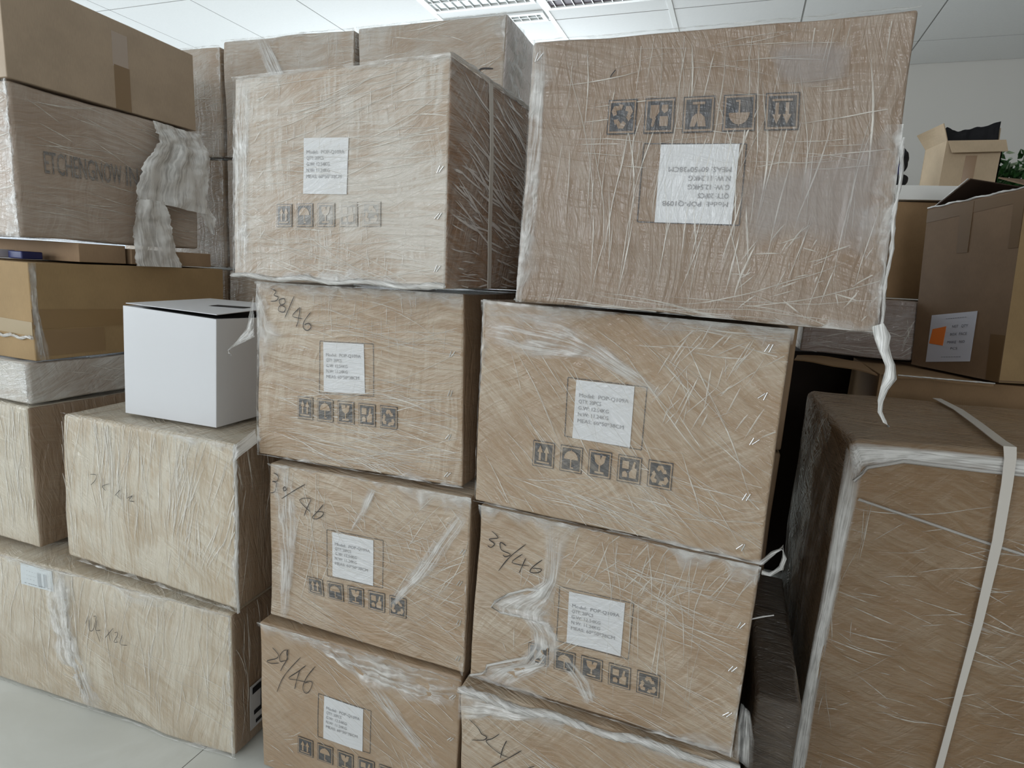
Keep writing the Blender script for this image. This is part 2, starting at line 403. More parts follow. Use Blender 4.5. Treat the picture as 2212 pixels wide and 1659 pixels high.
# ---- film geometry
class Mesh:
    def __init__(s): s.V, s.F, s.UV, s.A = [], [], [], []
    def loft(s, A, B, nu, nv, fold=0.004, seed=0, nrm=Vector((0, -1, 0)), fx=3, fy=40, edge=0.0, fade='both'):
        """sheet between polylines A and B (lists of 3D points), wrinkled along nrm"""
        def at(P, t):
            t = t*(len(P)-1); i = min(int(t), len(P)-2); return Vector(P[i]).lerp(Vector(P[i+1]), t-i)
        base = len(s.V)
        for j in range(nv+1):
            a, b = at(A, j/nv), at(B, j/nv)
            for i in range(nu+1):
                t = i/nu
                if edge and i in (0, nu): t += (edge/(b-a).length if (b-a).length > 1e-6 else 0)*noise.noise(Vector((j*0.7, i, seed)))
                p = a.lerp(b, t)
                k = noise.noise(Vector((i/nu*fy*0.12, j/nv*fx, seed)))+0.5*noise.noise(Vector((i/nu*fy*0.3, j/nv*fx*3, seed+5)))
                s.V.append(p+nrm*fold*k)
                tt = i/nu; q = 1.0
                if fade == 'in': q = (1-tt)**0.8*(0.75+0.6*noise.noise(Vector((j*0.35, tt*3, seed+2))))
                if fade == 'both': q = min(1.0, 0.12+4.0*min(tt, 1-tt))*min(1.0, 0.3+5*j/nv, 0.3+5*(1-j/nv))
                s.A.append(max(0.0, min(1.0, q)))
        N = nu+1; LA = sum((Vector(A[i+1])-Vector(A[i])).length for i in range(len(A)-1)); W = (Vector(A[0])-Vector(B[0])).length+0.01
        for j in range(nv):
            for i in range(nu):
                k = base+j*N+i; s.F.append([k, k+1, k+1+N, k+N])
                s.UV += [((b_/nv*LA)+seed, a_/nu*W) for a_, b_ in ((i, j), (i+1, j), (i+1, j+1), (i, j+1))]
    def tube(s, P, rad, n=8, seed=0, rough=0.35):
        base = len(s.V); m = len(P)
        for j, p in enumerate(P):
            p = Vector(p); d = (Vector(P[min(m-1, j+1)])-Vector(P[max(0, j-1)])).normalized()
            x = d.orthogonal().normalized(); y = d.cross(x); r = rad[j] if isinstance(rad, list) else rad
            for i in range(n):
                a = 2*math.pi*i/n+j*0.5
                rr = r*(1+rough*math.sin(a*3+j)+rough*noise.noise(Vector((i*1.3, j*0.8, seed))))
                s.V.append(p+(x*math.cos(a)+y*math.sin(a))*rr); s.A.append(1.0)
        for j in range(m-1):
            for i in range(n):
                i2 = (i+1) % n; s.F.append([base+j*n+i, base+j*n+i2, base+(j+1)*n+i2, base+(j+1)*n+i])
                s.UV += [(j*0.01, i*0.01), (j*0.01, i*0.01+.01), (j*.01+.01, i*.01+.01), (j*.01+.01, i*.01)]
    def crease(s, fn, W, H, x, y, ang, L, wd, hh, seed, bend=0.0):
        n = max(3, int(L/0.02)); base = len(s.V); a = ang; px, py = x, y; m = 0
        for i in range(n+1):
            t = i/n; k = math.sin(math.pi*min(1, max(0, t)))**0.6+0.02
            if not (0.003 < px < W-0.003 and 0.003 < py < H-0.003): break
            nx, ny = -math.sin(a)*wd*k/2, math.cos(a)*wd*k/2
            for e, o in ((-1, 0.0012), (0, 0.0014+hh*k), (1, 0.0012)):
                s.V.append(fn((px+e*nx)/W, (py+e*ny)/H, o)); s.A.append(min(1.0, k*1.2))
            m += 1
            a += bend*L/n+0.25*noise.noise(Vector((px*25, py*25, seed)))*0.6
            px += math.cos(a)*L/n; py += math.sin(a)*L/n
        for i in range(m-1):
            k = base+3*i
            for q in ([k, k+1, k+4, k+3], [k+1, k+2, k+5, k+4]):
                s.F.append(q); s.UV += [(i*.02, 0), (i*.02, .002), (i*.02+.02, .002), (i*.02+.02, 0)]
    def done(s, name, mat, parent, smooth=True):
        if not s.F: return None
        o = link(name, s.V, s.F, mat, parent, s.UV, smooth)
        at = o.data.attributes.new('fade', 'FLOAT', 'POINT')
        at.data.foreach_set('value', s.A)
        return o
def creases(h, parent, sets, seed, mat=None, fn=None, W=None, H=None, extra=None, name='film_crease'):
    rg = R(seed); m = Mesh(); fn = fn or h.f; W = W or h.W; H = H or h.H
    for cnt, ang, spread, L0, L1, wd, (x0, y0, x1, y1) in sets:
        for i in range(cnt):
            x, y = rg.uniform(x0, x1)*W, rg.uniform(y0, y1)*H
            m.crease(fn, W, H, x, y, ang+rg.gauss(0, spread), rg.uniform(L0, L1), wd*rg.uniform(.4, 1.25), wd*rg.uniform(.05, .16), rg.random()*50, rg.uniform(-1.4, 1.4))
    if extra: extra(m)
    o = m.done(name, mat or M['crease'], parent)
    if o: o['kind'] = 'stuff'
    return o
def edge_ruffle(m, h, side, seed, w=0.03, rows=2, t0=0.0, t1=1.0, fold=0.006, lift=0.004):
    w *= 1.5
    """bunched film running along an edge of the front face"""
    for r in range(rows):
        A, B = [], []
        n = 60; rg = R(seed+r); ph = rg.random()*9
        for i in range(n+1):
            t = t0+(t1-t0)*i/n
            ww = max(.0025, w*(0.22+1.1*noise.noise(Vector((t*2.7, ph, 0)))+.7*noise.noise(Vector((t*11, ph, 4)))+.35*noise.noise(Vector((t*31, ph, 8)))))*(1-0.3*r)
            e = 0.004*noise.noise(Vector((t*9, ph+3, 0)))
            if side == 'top': A.append(h.f(t, 1-0.004, 0.002+lift)); B.append(h.f(t, 1-(ww+e)/h.H, 0.0018))
            if side == 'bottom': A.append(h.f(t, 0.006, 0.002+lift*.4)); B.append(h.f(t, (ww+e)/h.H, 0.0018))
            if side == 'left': A.append(h.f(0.006, t, 0.002+lift*.5)); B.append(h.f((ww+e)/h.W, t, 0.0018))
            if side == 'right': A.append(h.f(1-.006, t, 0.002+lift*.5)); B.append(h.f(1-(ww+e)/h.W, t, 0.0018))
        m.loft(A, B, 5, 90, fold=fold*0.5, seed=seed+r*3, fx=26, fy=14, fade='in')
    return m

# ---------------------------------------------------------------- the room
CZ = 2.52
def struct(name, V, F, mat, uvs=None):
    o = link(name, V, F, mat, None, uvs, smooth=False); o['kind'] = 'structure'; return o
def slab(x0, x1, y0, y1, z0, z1):
    V = [(x, y, z) for z in (z0, z1) for y in (y0, y1) for x in (x0, x1)]
    F = [[0, 2, 3, 1], [4, 5, 7, 6], [0, 1, 5, 4], [2, 6, 7, 3], [0, 4, 6, 2], [1, 3, 7, 5]]
    return V, F
def slabs(lst):
    V, F = [], []
    for a in lst:
        v, f = slab(*a); b = len(V); V += v; F += [[i+b for i in q] for q in f]
    return V, F
X0, X1, Y0, Y1 = -5.2, 3.2, -3.0, 4.32
# floor: polished off-white tiles 0.8 m, hairline dark joints
nt = NT('floor_tile')
ob = nt.node('ShaderNodeTexCoord').outputs['Object']
sp = nt.node('ShaderNodeSeparateXYZ', {0: ob})
def joint(v, step, org, wd):
    f = nt.math('FRACT', nt.math('DIVIDE', nt.math('ADD', v, -org+step*20), step))
    return nt.math('LESS_THAN', f, wd/step)
jm = nt.math('MAXIMUM', joint(sp.outputs[0], 0.8, -1.092, 0.0022), joint(sp.outputs[1], 0.8, 0.35, 0.0022))
ns = nt.node('ShaderNodeTexNoise', {'Vector': ob, 'Scale': 2.2, 'Detail': 6.0, 'Roughness': 0.6, 'Distortion': 1.0}).outputs[0]
tile = nt.mixc(nt.ramp(ns, .35, .7), (0.56, 0.565, 0.52, 1), (0.64, 0.65, 0.61, 1))
nt.set(Base_Color=nt.mixc(jm, tile, (0.10, 0.09, 0.08, 1)), Roughness=0.28)
struct('floor', *slab(X0, X1, Y0, Y1, -0.1, 0.0), nt.m)
# ceiling: lay-in panels with a slim T-bar grid, lines along both axes
nt = NT('ceiling_panel')
ns = nt.node('ShaderNodeTexNoise', {'Vector': nt.node('ShaderNodeTexCoord').outputs['Object'], 'Scale': 90.0, 'Detail': 2.0}).outputs[0]
nt.set(Base_Color=nt.mixc(ns, (0.80, 0.815, 0.82, 1), (0.86, 0.87, 0.875, 1)), Roughness=0.85)
panel = nt.m
tbar = flat('ceiling_grid', (0.88, 0.90, 0.90), 0.35)
gap = flat('ceiling_gap', (0.34, 0.34, 0.33), 0.8)
GX = [-4.74, -4.14, -3.54, -2.936, -2.348, -1.70, -1.103, -0.491, 0.12, 0.718, 1.32, 1.92, 2.52, 3.12]
GY = [3.955-0.66*k for k in range(11)]
ys = sorted([Y0]+[y for y in GY if y > Y0]+[Y1]); xs = sorted([X0]+GX+[X1])
P = []
lights_at = [(-1.70, -1.103, GY[2]+.02, 3.05), (-1.103, -0.491, GY[2]+.02, 3.10), (-1.70, -1.103, 3.165, GY[1])]
for i in range(len(xs)-1):
    for j in range(len(ys)-1):
        x0, x1, y0, y1 = xs[i]+.004, xs[i+1]-.004, ys[j]+.004, ys[j+1]-.004
        if x1 > x0 and y1 > y0: P.append((x0, x1, y0, y1, CZ, CZ+0.015))
P.append((X0, X1, Y0, Y1, CZ+0.016, CZ+0.1))
struct('ceiling', *slabs(P), panel)
struct('trim_1', *slabs([(x-.0035, x+.0035, Y0, Y1, CZ+.002, CZ+.016) for x in GX]+[(X0, X1, y-.0035, y+.0035, CZ+.002, CZ+.016) for y in GY if y > Y0]), gap)
struct('trim_2', *slabs([(x-.012, x+.012, Y0, 3.6 if x < -0.4 else 3.4, CZ-.004, CZ+.004) for x in (-1.70, -1.103, -0.491)]), tbar)
nt = NT('wall_paint')
ns = nt.node('ShaderNodeTexNoise', {'Vector': nt.node('ShaderNodeTexCoord').outputs['Object'], 'Scale': 1.3, 'Detail': 4.0}).outputs[0]
nt.set(Base_Color=nt.mixc(ns, (0.62, 0.61, 0.575, 1), (0.70, 0.69, 0.66, 1)), Roughness=0.8)
wall = nt.m
struct('wall_back', *slabs([(X0, -3.05, Y1, Y1+.1, 0, CZ+.1), (-.75, X1, Y1, Y1+.1, 0, CZ+.1), (-3.05, -.75, Y1, Y1+.1, 0, .85), (-3.05, -.75, Y1, Y1+.1, 2.35, CZ+.1)]), wall)
walld = flat('wall_paint_low_bounce', (0.42, 0.39, 0.35), 0.8)  # darker tone set to weaken bounce off these two unseen walls
struct('wall_right', *slab(X1, X1+.1, Y0, Y1, 0, CZ+.1), walld)
# wall with window to the left, and the wall behind the camera with its window; each has one more added opening
struct('wall_left', *slabs([(X0-.1, X0, Y0, -1.8, 0, CZ+.1), (X0-.1, X0, 0.6, 1.35, 0, CZ+.1), (X0-.1, X0, 4.15, Y1, 0, CZ+.1), (X0-.1, X0, 1.35, 4.15, 0, 0.85), (X0-.1, X0, 1.35, 4.15, 2.45, CZ+.1), (X0-.1, X0, -1.8, 0.6, 0, 0.85), (X0-.1, X0, -1.8, 0.6, 2.45, CZ+.1)]), wall)
struct('wall_front', *slabs([(X0, -4.25, Y0-.1, Y0, 0, CZ+.1), (-0.85, .7, Y0-.1, Y0, 0, CZ+.1), (2.1, X1, Y0-.1, Y0, 0, CZ+.1), (.7, 2.1, Y0-.1, Y0, 0, .85), (.7, 2.1, Y0-.1, Y0, 2.45, CZ+.1), (-4.25, -0.85, Y0-.1, Y0, 0, 0.85), (-4.25, -0.85, Y0-.1, Y0, 2.45, CZ+.1)]), walld)
fr = flat('window_frame_paint', (0.8, 0.8, 0.8), 0.4)
struct('window_1', *slabs([(X0-.08, X0-.03, y-.025, y+.025, .85, 2.45) for y in (-1.775, -0.6, 0.575)]+[(X0-.08, X0-.03, -1.8, .6, z-.025, z+.025) for z in (.875, 2.425)]), fr)
struct('added_window_4', *slabs([(x-.025, x+.025, Y1+.03, Y1+.08, .85, 2.35) for x in (-3.025, -1.9, -.775)]+[(-3.05, -.75, Y1+.03, Y1+.08, z-.025, z+.025) for z in (.875, 2.325)]), fr)  # unseen window added to brighten the ceiling from behind the stacks
struct('added_window_3', *slabs([(X0-.08, X0-.03, y-.025, y+.025, .85, 2.45) for y in (1.375, 2.3, 3.2, 4.125)]+[(X0-.08, X0-.03, 1.35, 4.15, z-.025, z+.025) for z in (.875, 2.425)]), fr)  # made-up opening that goes with the far ceiling fill
struct('added_window_5', *slabs([(x-.025, x+.025, Y0-.08, Y0-.03, .85, 2.45) for x in (.725, 1.4, 2.075)]+[(.7, 2.1, Y0-.08, Y0-.03, z-.025, z+.025) for z in (.875, 2.425)]), fr)  # added out of view to light the objects on the right
struct('window_2', *slabs([(x-.025, x+.025, Y0-.08, Y0-.03, .85, 2.45) for x in (-4.225, -3.2, -2.0, -0.875)]+[(-4.25, -.85, Y0-.08, Y0-.03, z-.025, z+.025) for z in (.875, 2.425)]), fr)
# louvred light fittings set in the ceiling (unlit)
louv = NT('louvre_metal').set(Base_Color=(0.55, 0.58, 0.58, 1), Metallic=0.6, Roughness=0.3).m
dk = flat('louvre_dark', (0.12, 0.09, 0.12), 0.5)
def troffer(x0, x1, y0, y1, label, mats):
    t = empty('ceiling_light', ((x0+x1)/2, (y0+y1)/2, CZ-.012)); tag(t, label, 'ceiling light', 'louvred ceiling lights')
    f = 0.022; z0, z1 = CZ-.012, CZ-.001
    link('frame', *slabs([(x0, x1, y0, y0+f, z0, z1), (x0, x1, y1-f, y1, z0, z1), (x0, x0+f, y0+f, y1-f, z0, z1), (x1-f, x1, y0+f, y1-f, z0, z1)]), tbar, t, smooth=False)
    link('reflector', *slab(x0+f, x1-f, y0+f, y1-f, z1-.003, z1), mats[0], t, smooth=False)
    L = []
    n = int((x1-x0)/0.045)
    for i in range(1, n):
        x = x0+(x1-x0)*i/n; L.append((x-.002, x+.002, y0+f, y1-f, z0+.001, z1-.004))
    m_ = max(2, int((y1-y0)/0.1))
    for j in range(1, m_):
        y = y0+(y1-y0)*j/m_; L.append((x0+f, x1-f, y-.002, y+.002, z0+.0015, z1-.004))
    link('louvre', *slabs(L), mats[1], t, smooth=False)
troffer(-1.685, -1.12, GY[2]+.0, 3.06, 'louvred ceiling light above the back stack, left of the two along the top edge', (louv, tbar))
troffer(-1.085, -0.51, GY[2]+.0, 3.15, 'dark louvred ceiling light with white frame, above the upside down carton', (dk, louv))
troffer(-1.685, -1.12, 3.165, 3.27, 'narrow louvred ceiling strip between the back stack and the upside down carton', (louv, tbar))

# ---------------------------------------------------------------- the two numbered columns of cartons
FR = {
'B4': [(-0.960, 0.955, 1.523), (-0.479, 0.927, 1.526), (-0.473, 0.927, 1.149), (-0.973, 0.956, 1.143)],
'B3': [(-0.958, 1.002, 1.137), (-0.474, 1.004, 1.143), (-0.458, 1.005, 0.767), (-0.963, 1.002, 0.754)],
'B2': [(-0.915, 0.985, 0.750), (-0.431, 0.987, 0.763), (-0.428, 0.987, 0.384), (-0.922, 0.985, 0.382)],
'B1': [(-0.931, 0.962, 0.379), (-0.430, 0.980, 0.381), (-0.429, 0.980, 0.0), (-0.929, 0.962, 0.0)],
'C4': [(-0.329, 0.893, 1.520), (0.158, 0.887, 1.522), (0.172, 0.886, 1.134), (-0.333, 0.893, 1.140)],
'C3': [(-0.421, 0.966, 1.137), (0.079, 0.959, 1.130), (0.080, 0.959, 0.757), (-0.419, 0.966, 0.763)],
'C2': [(-0.414, 0.984, 0.755), (0.082, 0.984, 0.747), (0.081, 0.984, 0.391), (-0.418, 0.984, 0.387)],
'C1': [(-0.425, 0.956, 0.383), (0.094, 0.977, 0.386), (0.089, 0.976, 0.0), (-0.411, 0.957, 0.0)],
}
YAWB = {'B4': -0.059, 'B3': .005, 'B2': .005, 'B1': .036, 'C4': -.013, 'C3': -.014, 'C2': 0.0, 'C1': .02}
PR = {
'B4': dict(label=[(.3679, .6877), (.5769, .6805), (.5741, .4225), (.3702, .4272)], icons=[(.2356, .377), (.7248, .3894), (.7267, .2758), (.2362, .265)], staples=[(.9645, .5265), (.9635, .3254), (.9649, .094)]),
'B3': dict(label=[(.3541, .6961), (.5513, .7053), (.5579, .4379), (.358, .4238)], icons=[(.2247, .3825), (.7073, .3894), (.7075, .2655), (.2242, .2533)], frame=[(.3355, .6993), (.5952, .7096), (.5975, .4308), (.3346, .4155)],
 ink=[[(.0805, .9651), (.1104, .948), (.0991, .9285), (.1214, .9186), (.1101, .899), (.08, .8933)], [(.153, .915), (.128, .905), (.132, .88), (.157, .865), (.15, .84), (.122, .845), (.127, .87), (.157, .89), (.153, .915)], [(.205, .93), (.18, .87), (.155, .81)], [(.235, .872), (.195, .822), (.247, .812)], [(.236, .87), (.225, .80), (.215, .765)], [(.29, .85), (.257, .80), (.252, .765), (.272, .75), (.292, .77), (.28, .79), (.257, .78)]],
 staples=[(.9491, .6959), (.9423, .4946), (.9355, .2666), (.9325, .0652)]),
'B2': dict(label=[(.3479, .6495), (.5543, .6504), (.557, .3785), (.351, .3762)], icons=[(.2152, .3332), (.7212, .3525), (.724, .235), (.2235, .2273)], frame=[(.3188, .6563), (.6017, .6619), (.6029, .3786), (.3218, .3676)],
 ink=[[(.0308, .9425), (.0557, .9266), (.0527, .8955), (.0246, .8868), (.0465, .8807), (.0403, .8282), (.0152, .8128)], [(.093, .8691), (.1023, .8539), (.09, .8414), (.0856, .8575), (.093, .8691)], [(.2051, .9069), (.1451, .8555), (.0777, .7911)], [(.2331, .746), (.1757, .8044), (.2355, .8266), (.218, .7696), (.2004, .7119)], [(.3035, .8074), (.2717, .7544), (.2453, .7152), (.2661, .7098), (.2983, .737), (.301, .7607), (.2598, .7518)]],
 staples=[(.9724, .6984), (.9621, .5194), (.9653, .2963), (.968, .0884)]),
'B1': dict(label=[(.3484, .6327), (.5484, .6303), (.5464, .3526), (.3455, .3539)], icons=[(.2094, .3126), (.712, .3102), (.7144, .191), (.2071, .193)], frame=[(.317, .6353), (.5861, .6341), (.5836, .3555), (.316, .3518)],
 ink=[[(.0766, .8504), (.1, .8266), (.1075, .8115), (.0964, .7859), (.0449, .7511), (.0658, .7422), (.1091, .7605)], [(.1536, .8637), (.1358, .8503), (.1158, .8109), (.117, .7756), (.1319, .7811), (.1557, .8006), (.1533, .8424), (.1595, .8659), (.1528, .7995), (.1315, .7487), (.1191, .7117)], [(.2271, .841), (.1607, .731), (.1242, .6521), (.099, .5656)], [(.2543, .7982), (.2135, .7438), (.1631, .6816), (.213, .6865), (.2709, .6911)], [(.2223, .7543), (.2041, .6759), (.196, .6223)], [(.3029, .8093), (.2596, .7258), (.2389, .6536), (.2473, .621), (.2647, .6243), (.2822, .6635), (.287, .7009), (.2652, .6996), (.2506, .6796)]],
 staples=[(.965, .88), (.962, .62)]),
'C4': dict(label=[(.409, .6116), (.6179, .6096), (.6174, .3395), (.4095, .3384)], icons=[(.2487, .7716), (.7529, .7709), (.7583, .6506), (.25, .6499)], frame=[(.3607, .616), (.6351, .6092), (.6378, .3371), (.36, .3383)], staples=[(.0229, .9389)], flip=True,
 ink=[[(.262, .875), (.252, .86), (.248, .85)]]),
'C3': dict(label=[(.36, .6808), (.5552, .6861), (.5581, .4112), (.3598, .4092)], icons=[(.2217, .3698), (.7021, .3758), (.7036, .2507), (.2229, .2451)], frame=[(.3294, .6857), (.595, .6904), (.5964, .409), (.3324, .4118)], staples=[(.9383, .9115), (.9408, .717), (.9309, .5239), (.931, .2843), (.9357, .0631)]),
'C2': dict(label=[(.3777, .6401), (.5817, .6515), (.5863, .3653), (.3842, .3564)], icons=[(.2381, .3018), (.7313, .3237), (.7361, .1996), (.2416, .1892)], frame=[(.34, .655), (.612, .66), (.614, .36), (.345, .352)],
 ink=[[(.0576, .8655), (.086, .8366), (.0498, .8162), (.0731, .7982), (.0587, .7736), (.0447, .7801)], [(.1213, .8027), (.0972, .8149), (.1026, .7759), (.14, .7636), (.121, .7429), (.1105, .7513)], [(.1984, .8381), (.1376, .7465), (.0965, .6553)], [(.1885, .7813), (.1489, .7213), (.2177, .7263)], [(.2026, .7635), (.1892, .7094), (.1812, .6749)], [(.2665, .7758), (.2309, .7235), (.2247, .6944), (.2547, .7028), (.2663, .7248), (.2311, .7191)]],
 staples=[(.9659, .6876), (.9597, .4601), (.9645, .2181)]),
'C1': dict(ink=[[(.0431, .8294), (.0808, .7933), (.0961, .7647), (.1164, .7565), (.1021, .7311), (.0535, .7097)], [(.1673, .7977), (.1384, .7567), (.1142, .7317), (.1429, .7016), (.1833, .6817), (.2064, .6809)], [(.1974, .7733), (.1824, .7193), (.1739, .6583)], [(.2568, .7434), (.2034, .6719), (.1352, .5847)], [(.31, .68), (.265, .63), (.27, .58), (.32, .575), (.315, .62)]],
 label=[(.36, .62), (.56, .622), (.56, .35), (.36, .348)], icons=[(.22, .31), (.72, .313), (.72, .195), (.22, .192)], staples=[(.965, .8), (.965, .5)]),
}
H0 = 1.5708
NB = {
'B4': dict(ang=.12, amt=.60, veil=.42, seed=1., fc=(.60, .56, .50, 1), cross=1.45, bump=.8),
'B3': dict(ang=-.05, amt=.55, veil=.10, seed=2., bump=.85),
'B2': dict(ang=-.25, amt=.42, veil=.16, seed=3., cross=1.1),
'B1': dict(ang=-.55, amt=.22, veil=.10, seed=4., cross=1.2, bump=.4),
'C4': dict(ang=H0-.08, amt=.34, veil=.06, seed=5., cross=1.5, fc=(.45, .39, .33, 1), base=(.235, .155, .095)),  # same kraft; darker base and film tone carry this carton's dimmer light
'C3': dict(ang=-.75, amt=.42, veil=.10, seed=6., cross=1.25),
'C2': dict(ang=-.30, amt=.40, veil=.15, seed=7., cross=1.2),
'C1': dict(ang=-.50, amt=.42, veil=.14, seed=8.),
}
LAB = {
'B4': 'milky wrapped carton topping the left numbered stack, its label and symbols seen dimly',
'B3': 'wrapped carton marked 38/46 beside the white box, torn film hanging off its left edge',
'B2': 'wrapped carton marked 3 and 46, third down its stack, between 38/46 and 29/46',
'B1': 'lightly wrapped carton marked 29/46 standing on the floor, smooth brown face',
'C4': 'large upside down wrapped carton topping the right numbered stack, symbols above its label',
'C3': 'wrapped carton directly under the upside down one, crisp white label and five black symbols',
'C2': 'wrapped carton marked 35/46 with a torn milky film patch, on the carton marked 34',
'C1': 'carton marked 34 cut by the lower picture edge, white film bunched on its corner',
}
SETS = {  # count, angle, spread, min and max length, width, zone on the face
'B4': [(70, .10, .06, .08, .4, .0016, (0, .5, .9, 1)), (45, H0, .05, .01, .05, .0018, (.1, .6, .8, 1)), (40, -.22, .07, .1, .4, .0018, (0, 0, .8, .28)), (60, .1, .5, .01, .04, .0022, (0, .0, .15, 1)), (50, H0, .1, .01, .05, .0015, (.1, 0, .9, .25)), (30, .05, .1, .05, .2, .0014, (.1, .3, .9, .6))],
'B3': [(90, -.04, .04, .08, .42, .0016, (0, 0, .8, .5)), (30, .0, .06, .1, .4, .0014, (.1, .5, .7, 1)), (50, H0, .04, .02, .10, .0013, (.3, .6, .95, .95)), (30, -.3, .1, .08, .3, .0016, (.1, .02, .6, .2)), (14, -.02, .06, .04, .1, .0026, (.05, .2, .3, .8))],
'B2': [(50, -.15, .08, .08, .3, .0014, (0, .0, .8, .6)), (60, -1.0, .35, .02, .08, .0018, (.1, .65, 1, 1)), (30, .75, .15, .05, .2, .0014, (.6, .1, .9, .8)), (22, H0-.15, .08, .08, .3, .0016, (.05, .1, .3, .8)), (20, -.05, .05, .1, .3, .0014, (.15, .5, .6, .8))],
'B1': [(60, -.55, .15, .03, .16, .0015, (.2, .4, .95, .98)), (20, -.9, .3, .03, .12, .0014, (.6, .1, .95, .7)), (10, .1, .4, .02, .06, .002, (.0, .0, .2, .3))],
'C4': [(46, H0-.07, .05, .03, .16, .0014, (.05, .3, .95, .98)), (40, .03, .05, .03, .16, .0012, (.05, .5, .8, .98)), (34, H0-.12, .08, .06, .26, .0019, (.45, 0, .95, .5)), (40, .6, .5, .01, .05, .0018, (.6, .0, 1, .3)), (22, H0, .05, .08, .3, .0014, (.2, .0, .45, .4)), (14, -.05, .05, .2, .4, .0014, (0, .0, .6, .08))],
'C3': [(70, -.8, .15, .04, .22, .0015, (.0, .1, .8, .95)), (50, 1.1, .25, .02, .10, .0021, (.6, .5, .95, .95)), (60, -.35, .2, .04, .2, .0014, (.4, .0, 1, .5)), (40, -.12, .1, .06, .3, .0015, (0, 0, .6, .25)), (20, .0, .05, .05, .25, .002, (.5, .85, 1, .99))],
'C2': [(50, -.30, .08, .08, .3, .0015, (0, .0, 1, .9)), (60, 1.15, .2, .02, .10, .0019, (.3, .65, .95, .97)), (50, -.15, .1, .04, .15, .0014, (.3, .5, 1, .9)), (25, 1.2, .5, .02, .08, .002, (.15, .1, .4, .6)), (25, H0, .03, .1, .3, .0013, (.5, 0, .85, .7))],
'C1': [(60, -.45, .1, .06, .3, .0016, (0, .5, .9, .95))],
}
KMAT = {}
M['side_shaded'] = filmed('carton_side_under_film', (.25, .165, .10), dict(ang=1.5, amt=.16, veil=.0, seed=33., sy=40, bump=.8))  # darker kraft copy; shade on the right sides is in its colour
def decorate(h, root, key, prm, seed, veil_scale=1.0):
    st = dict(NB[key]); st_lab = dict(st); st_lab.update(amt=st['amt']*.55, veil=st['veil']*.45, bump=st.get('bump', .75)*.7, fc=(.62, .60, .57, 1))
    lab = filmed('label_paper', (0.66, 0.67, 0.68), st_lab, False)
    st_ink = dict(st); st_ink.update(amt=st['amt']*.7, veil=st['veil']*(1.15 if key == 'B4' else .4))
    if key != 'B4': st_ink['amt'] = st['amt']*.5
    ink = filmed('printed_ink', (0.028, 0.032, 0.04), st_ink, False)
    txt = filmed('label_print', (0.25, 0.25, 0.26), st_lab, False)
    flip = prm.get('flip', False)
    if 'frame' in prm:
        q = prm['frame']; V, F, UV = [], [], []
        for k in range(4):
            a, b = q[k], q[(k+1) % 4]; n = 12
            for i in range(n):
                p = [(a[0]+(b[0]-a[0])*t/n, a[1]+(b[1]-a[1])*t/n) for t in (i, i+.93)]
                dx, dy = (p[1][0]-p[0][0])*h.W, (p[1][1]-p[0][1])*h.H; L = math.hypot(dx, dy); nx, ny = -dy/L*.0007, dx/L*.0007
                base = len(V)
                for (u, v), s_ in ((p[0], 1), (p[1], 1), (p[1], -1), (p[0], -1)):
                    V.append(h.f(u+s_*nx/h.W, v+s_*ny/h.H, .0009)); UV.append((u*h.W, v*h.H))
                F.append([base+3, base+2, base+1, base])
        link('printed_frame', V, F, ink, root, UV, smooth=False)
    if 'label' in prm:
        q = prm['label']; L = sheet_on(h, q, lab, root, 'shipping_label', 8, .0014)
        L['label'] = 'white paper shipping label'
        rows = [('Model:  POP-Q109'+('B' if flip else 'A'), .07, .92, .72, .066), ('QTY: 20PCS', .07, .46, .615, .066), ('G.W: 12.54KG', .07, .60, .505, .066),
                ('N.W: 11.24KG', .07, .60, .395, .066), ('MEAS: 60*50*38CM', .07, .87, .285, .066)]
        def fn(a, b):
            if flip: a, b = 1-a, 1-b
            return h.f(*bil(q, a, b), .0024)
        def uvof(a, b):
            if flip: a, b = 1-a, 1-b
            u, v = bil(q, a, b); return (u*h.W, v*h.H)
        text_rows(rows, fn, txt, L, uvof=uvof)
    if 'icons' in prm:
        q = prm['icons']; pitch = 1/4.55; sz = .55*pitch*1.0
        for k in range(5):
            a0 = k*.209; a1 = a0+.164
            cell = [bil(q, a0, 1), bil(q, a1, 1), bil(q, a1, 0), bil(q, a0, 0)]
            symbol(h, cell, (4-k) if flip else k, (ink, KMAT[key]), root, flip)
    if 'ink' in prm: pen(h, prm['ink'], root)
    rg = R(seed)
    for u, v in prm.get('staples', []): staple(h, u, v, root, rg)

HX = {}
def numbered(key, depth=.6, extra=None, **kw):
    h = fronthex(FR[key], YAWB[key], depth, seed=ord(key[0])+int(key[1])*7, amp=.0035, r=.007, **kw); HX[key] = h
    f = FR[key]; root = empty('wrapped_carton', (h.F[3]+h.B[2])/2)
    tag(root, LAB[key], 'carton', 'numbered cartons in the two front stacks')
    KMAT[key] = filmed('carton_under_film', NB[key].get('base', KRAFT), NB[key])
    h.body('carton_body', KMAT[key], root, .016, M['side_shaded'] if key != 'B4' else filmed('carton_side_under_film', (.36, .215, .125), dict(ang=-.33, amt=.50, veil=.03, seed=31., sx=3, sy=34, bump=1.6, fc=(.66, .62, .58, 1))))  # B4 side: pale streak colour also paints the film's glints
    decorate(h, root, key, PR[key], int(key[1])*13+ord(key[0]))
    creases(h, root, SETS[key], ord(key[0])*3+int(key[1]))
    if extra:
        m, t = Mesh(), Mesh(); extra(m, h, t); m.done('film_fold', M['film'], root); t.done('film_layer', M['film_thin'], root)
    return root, h

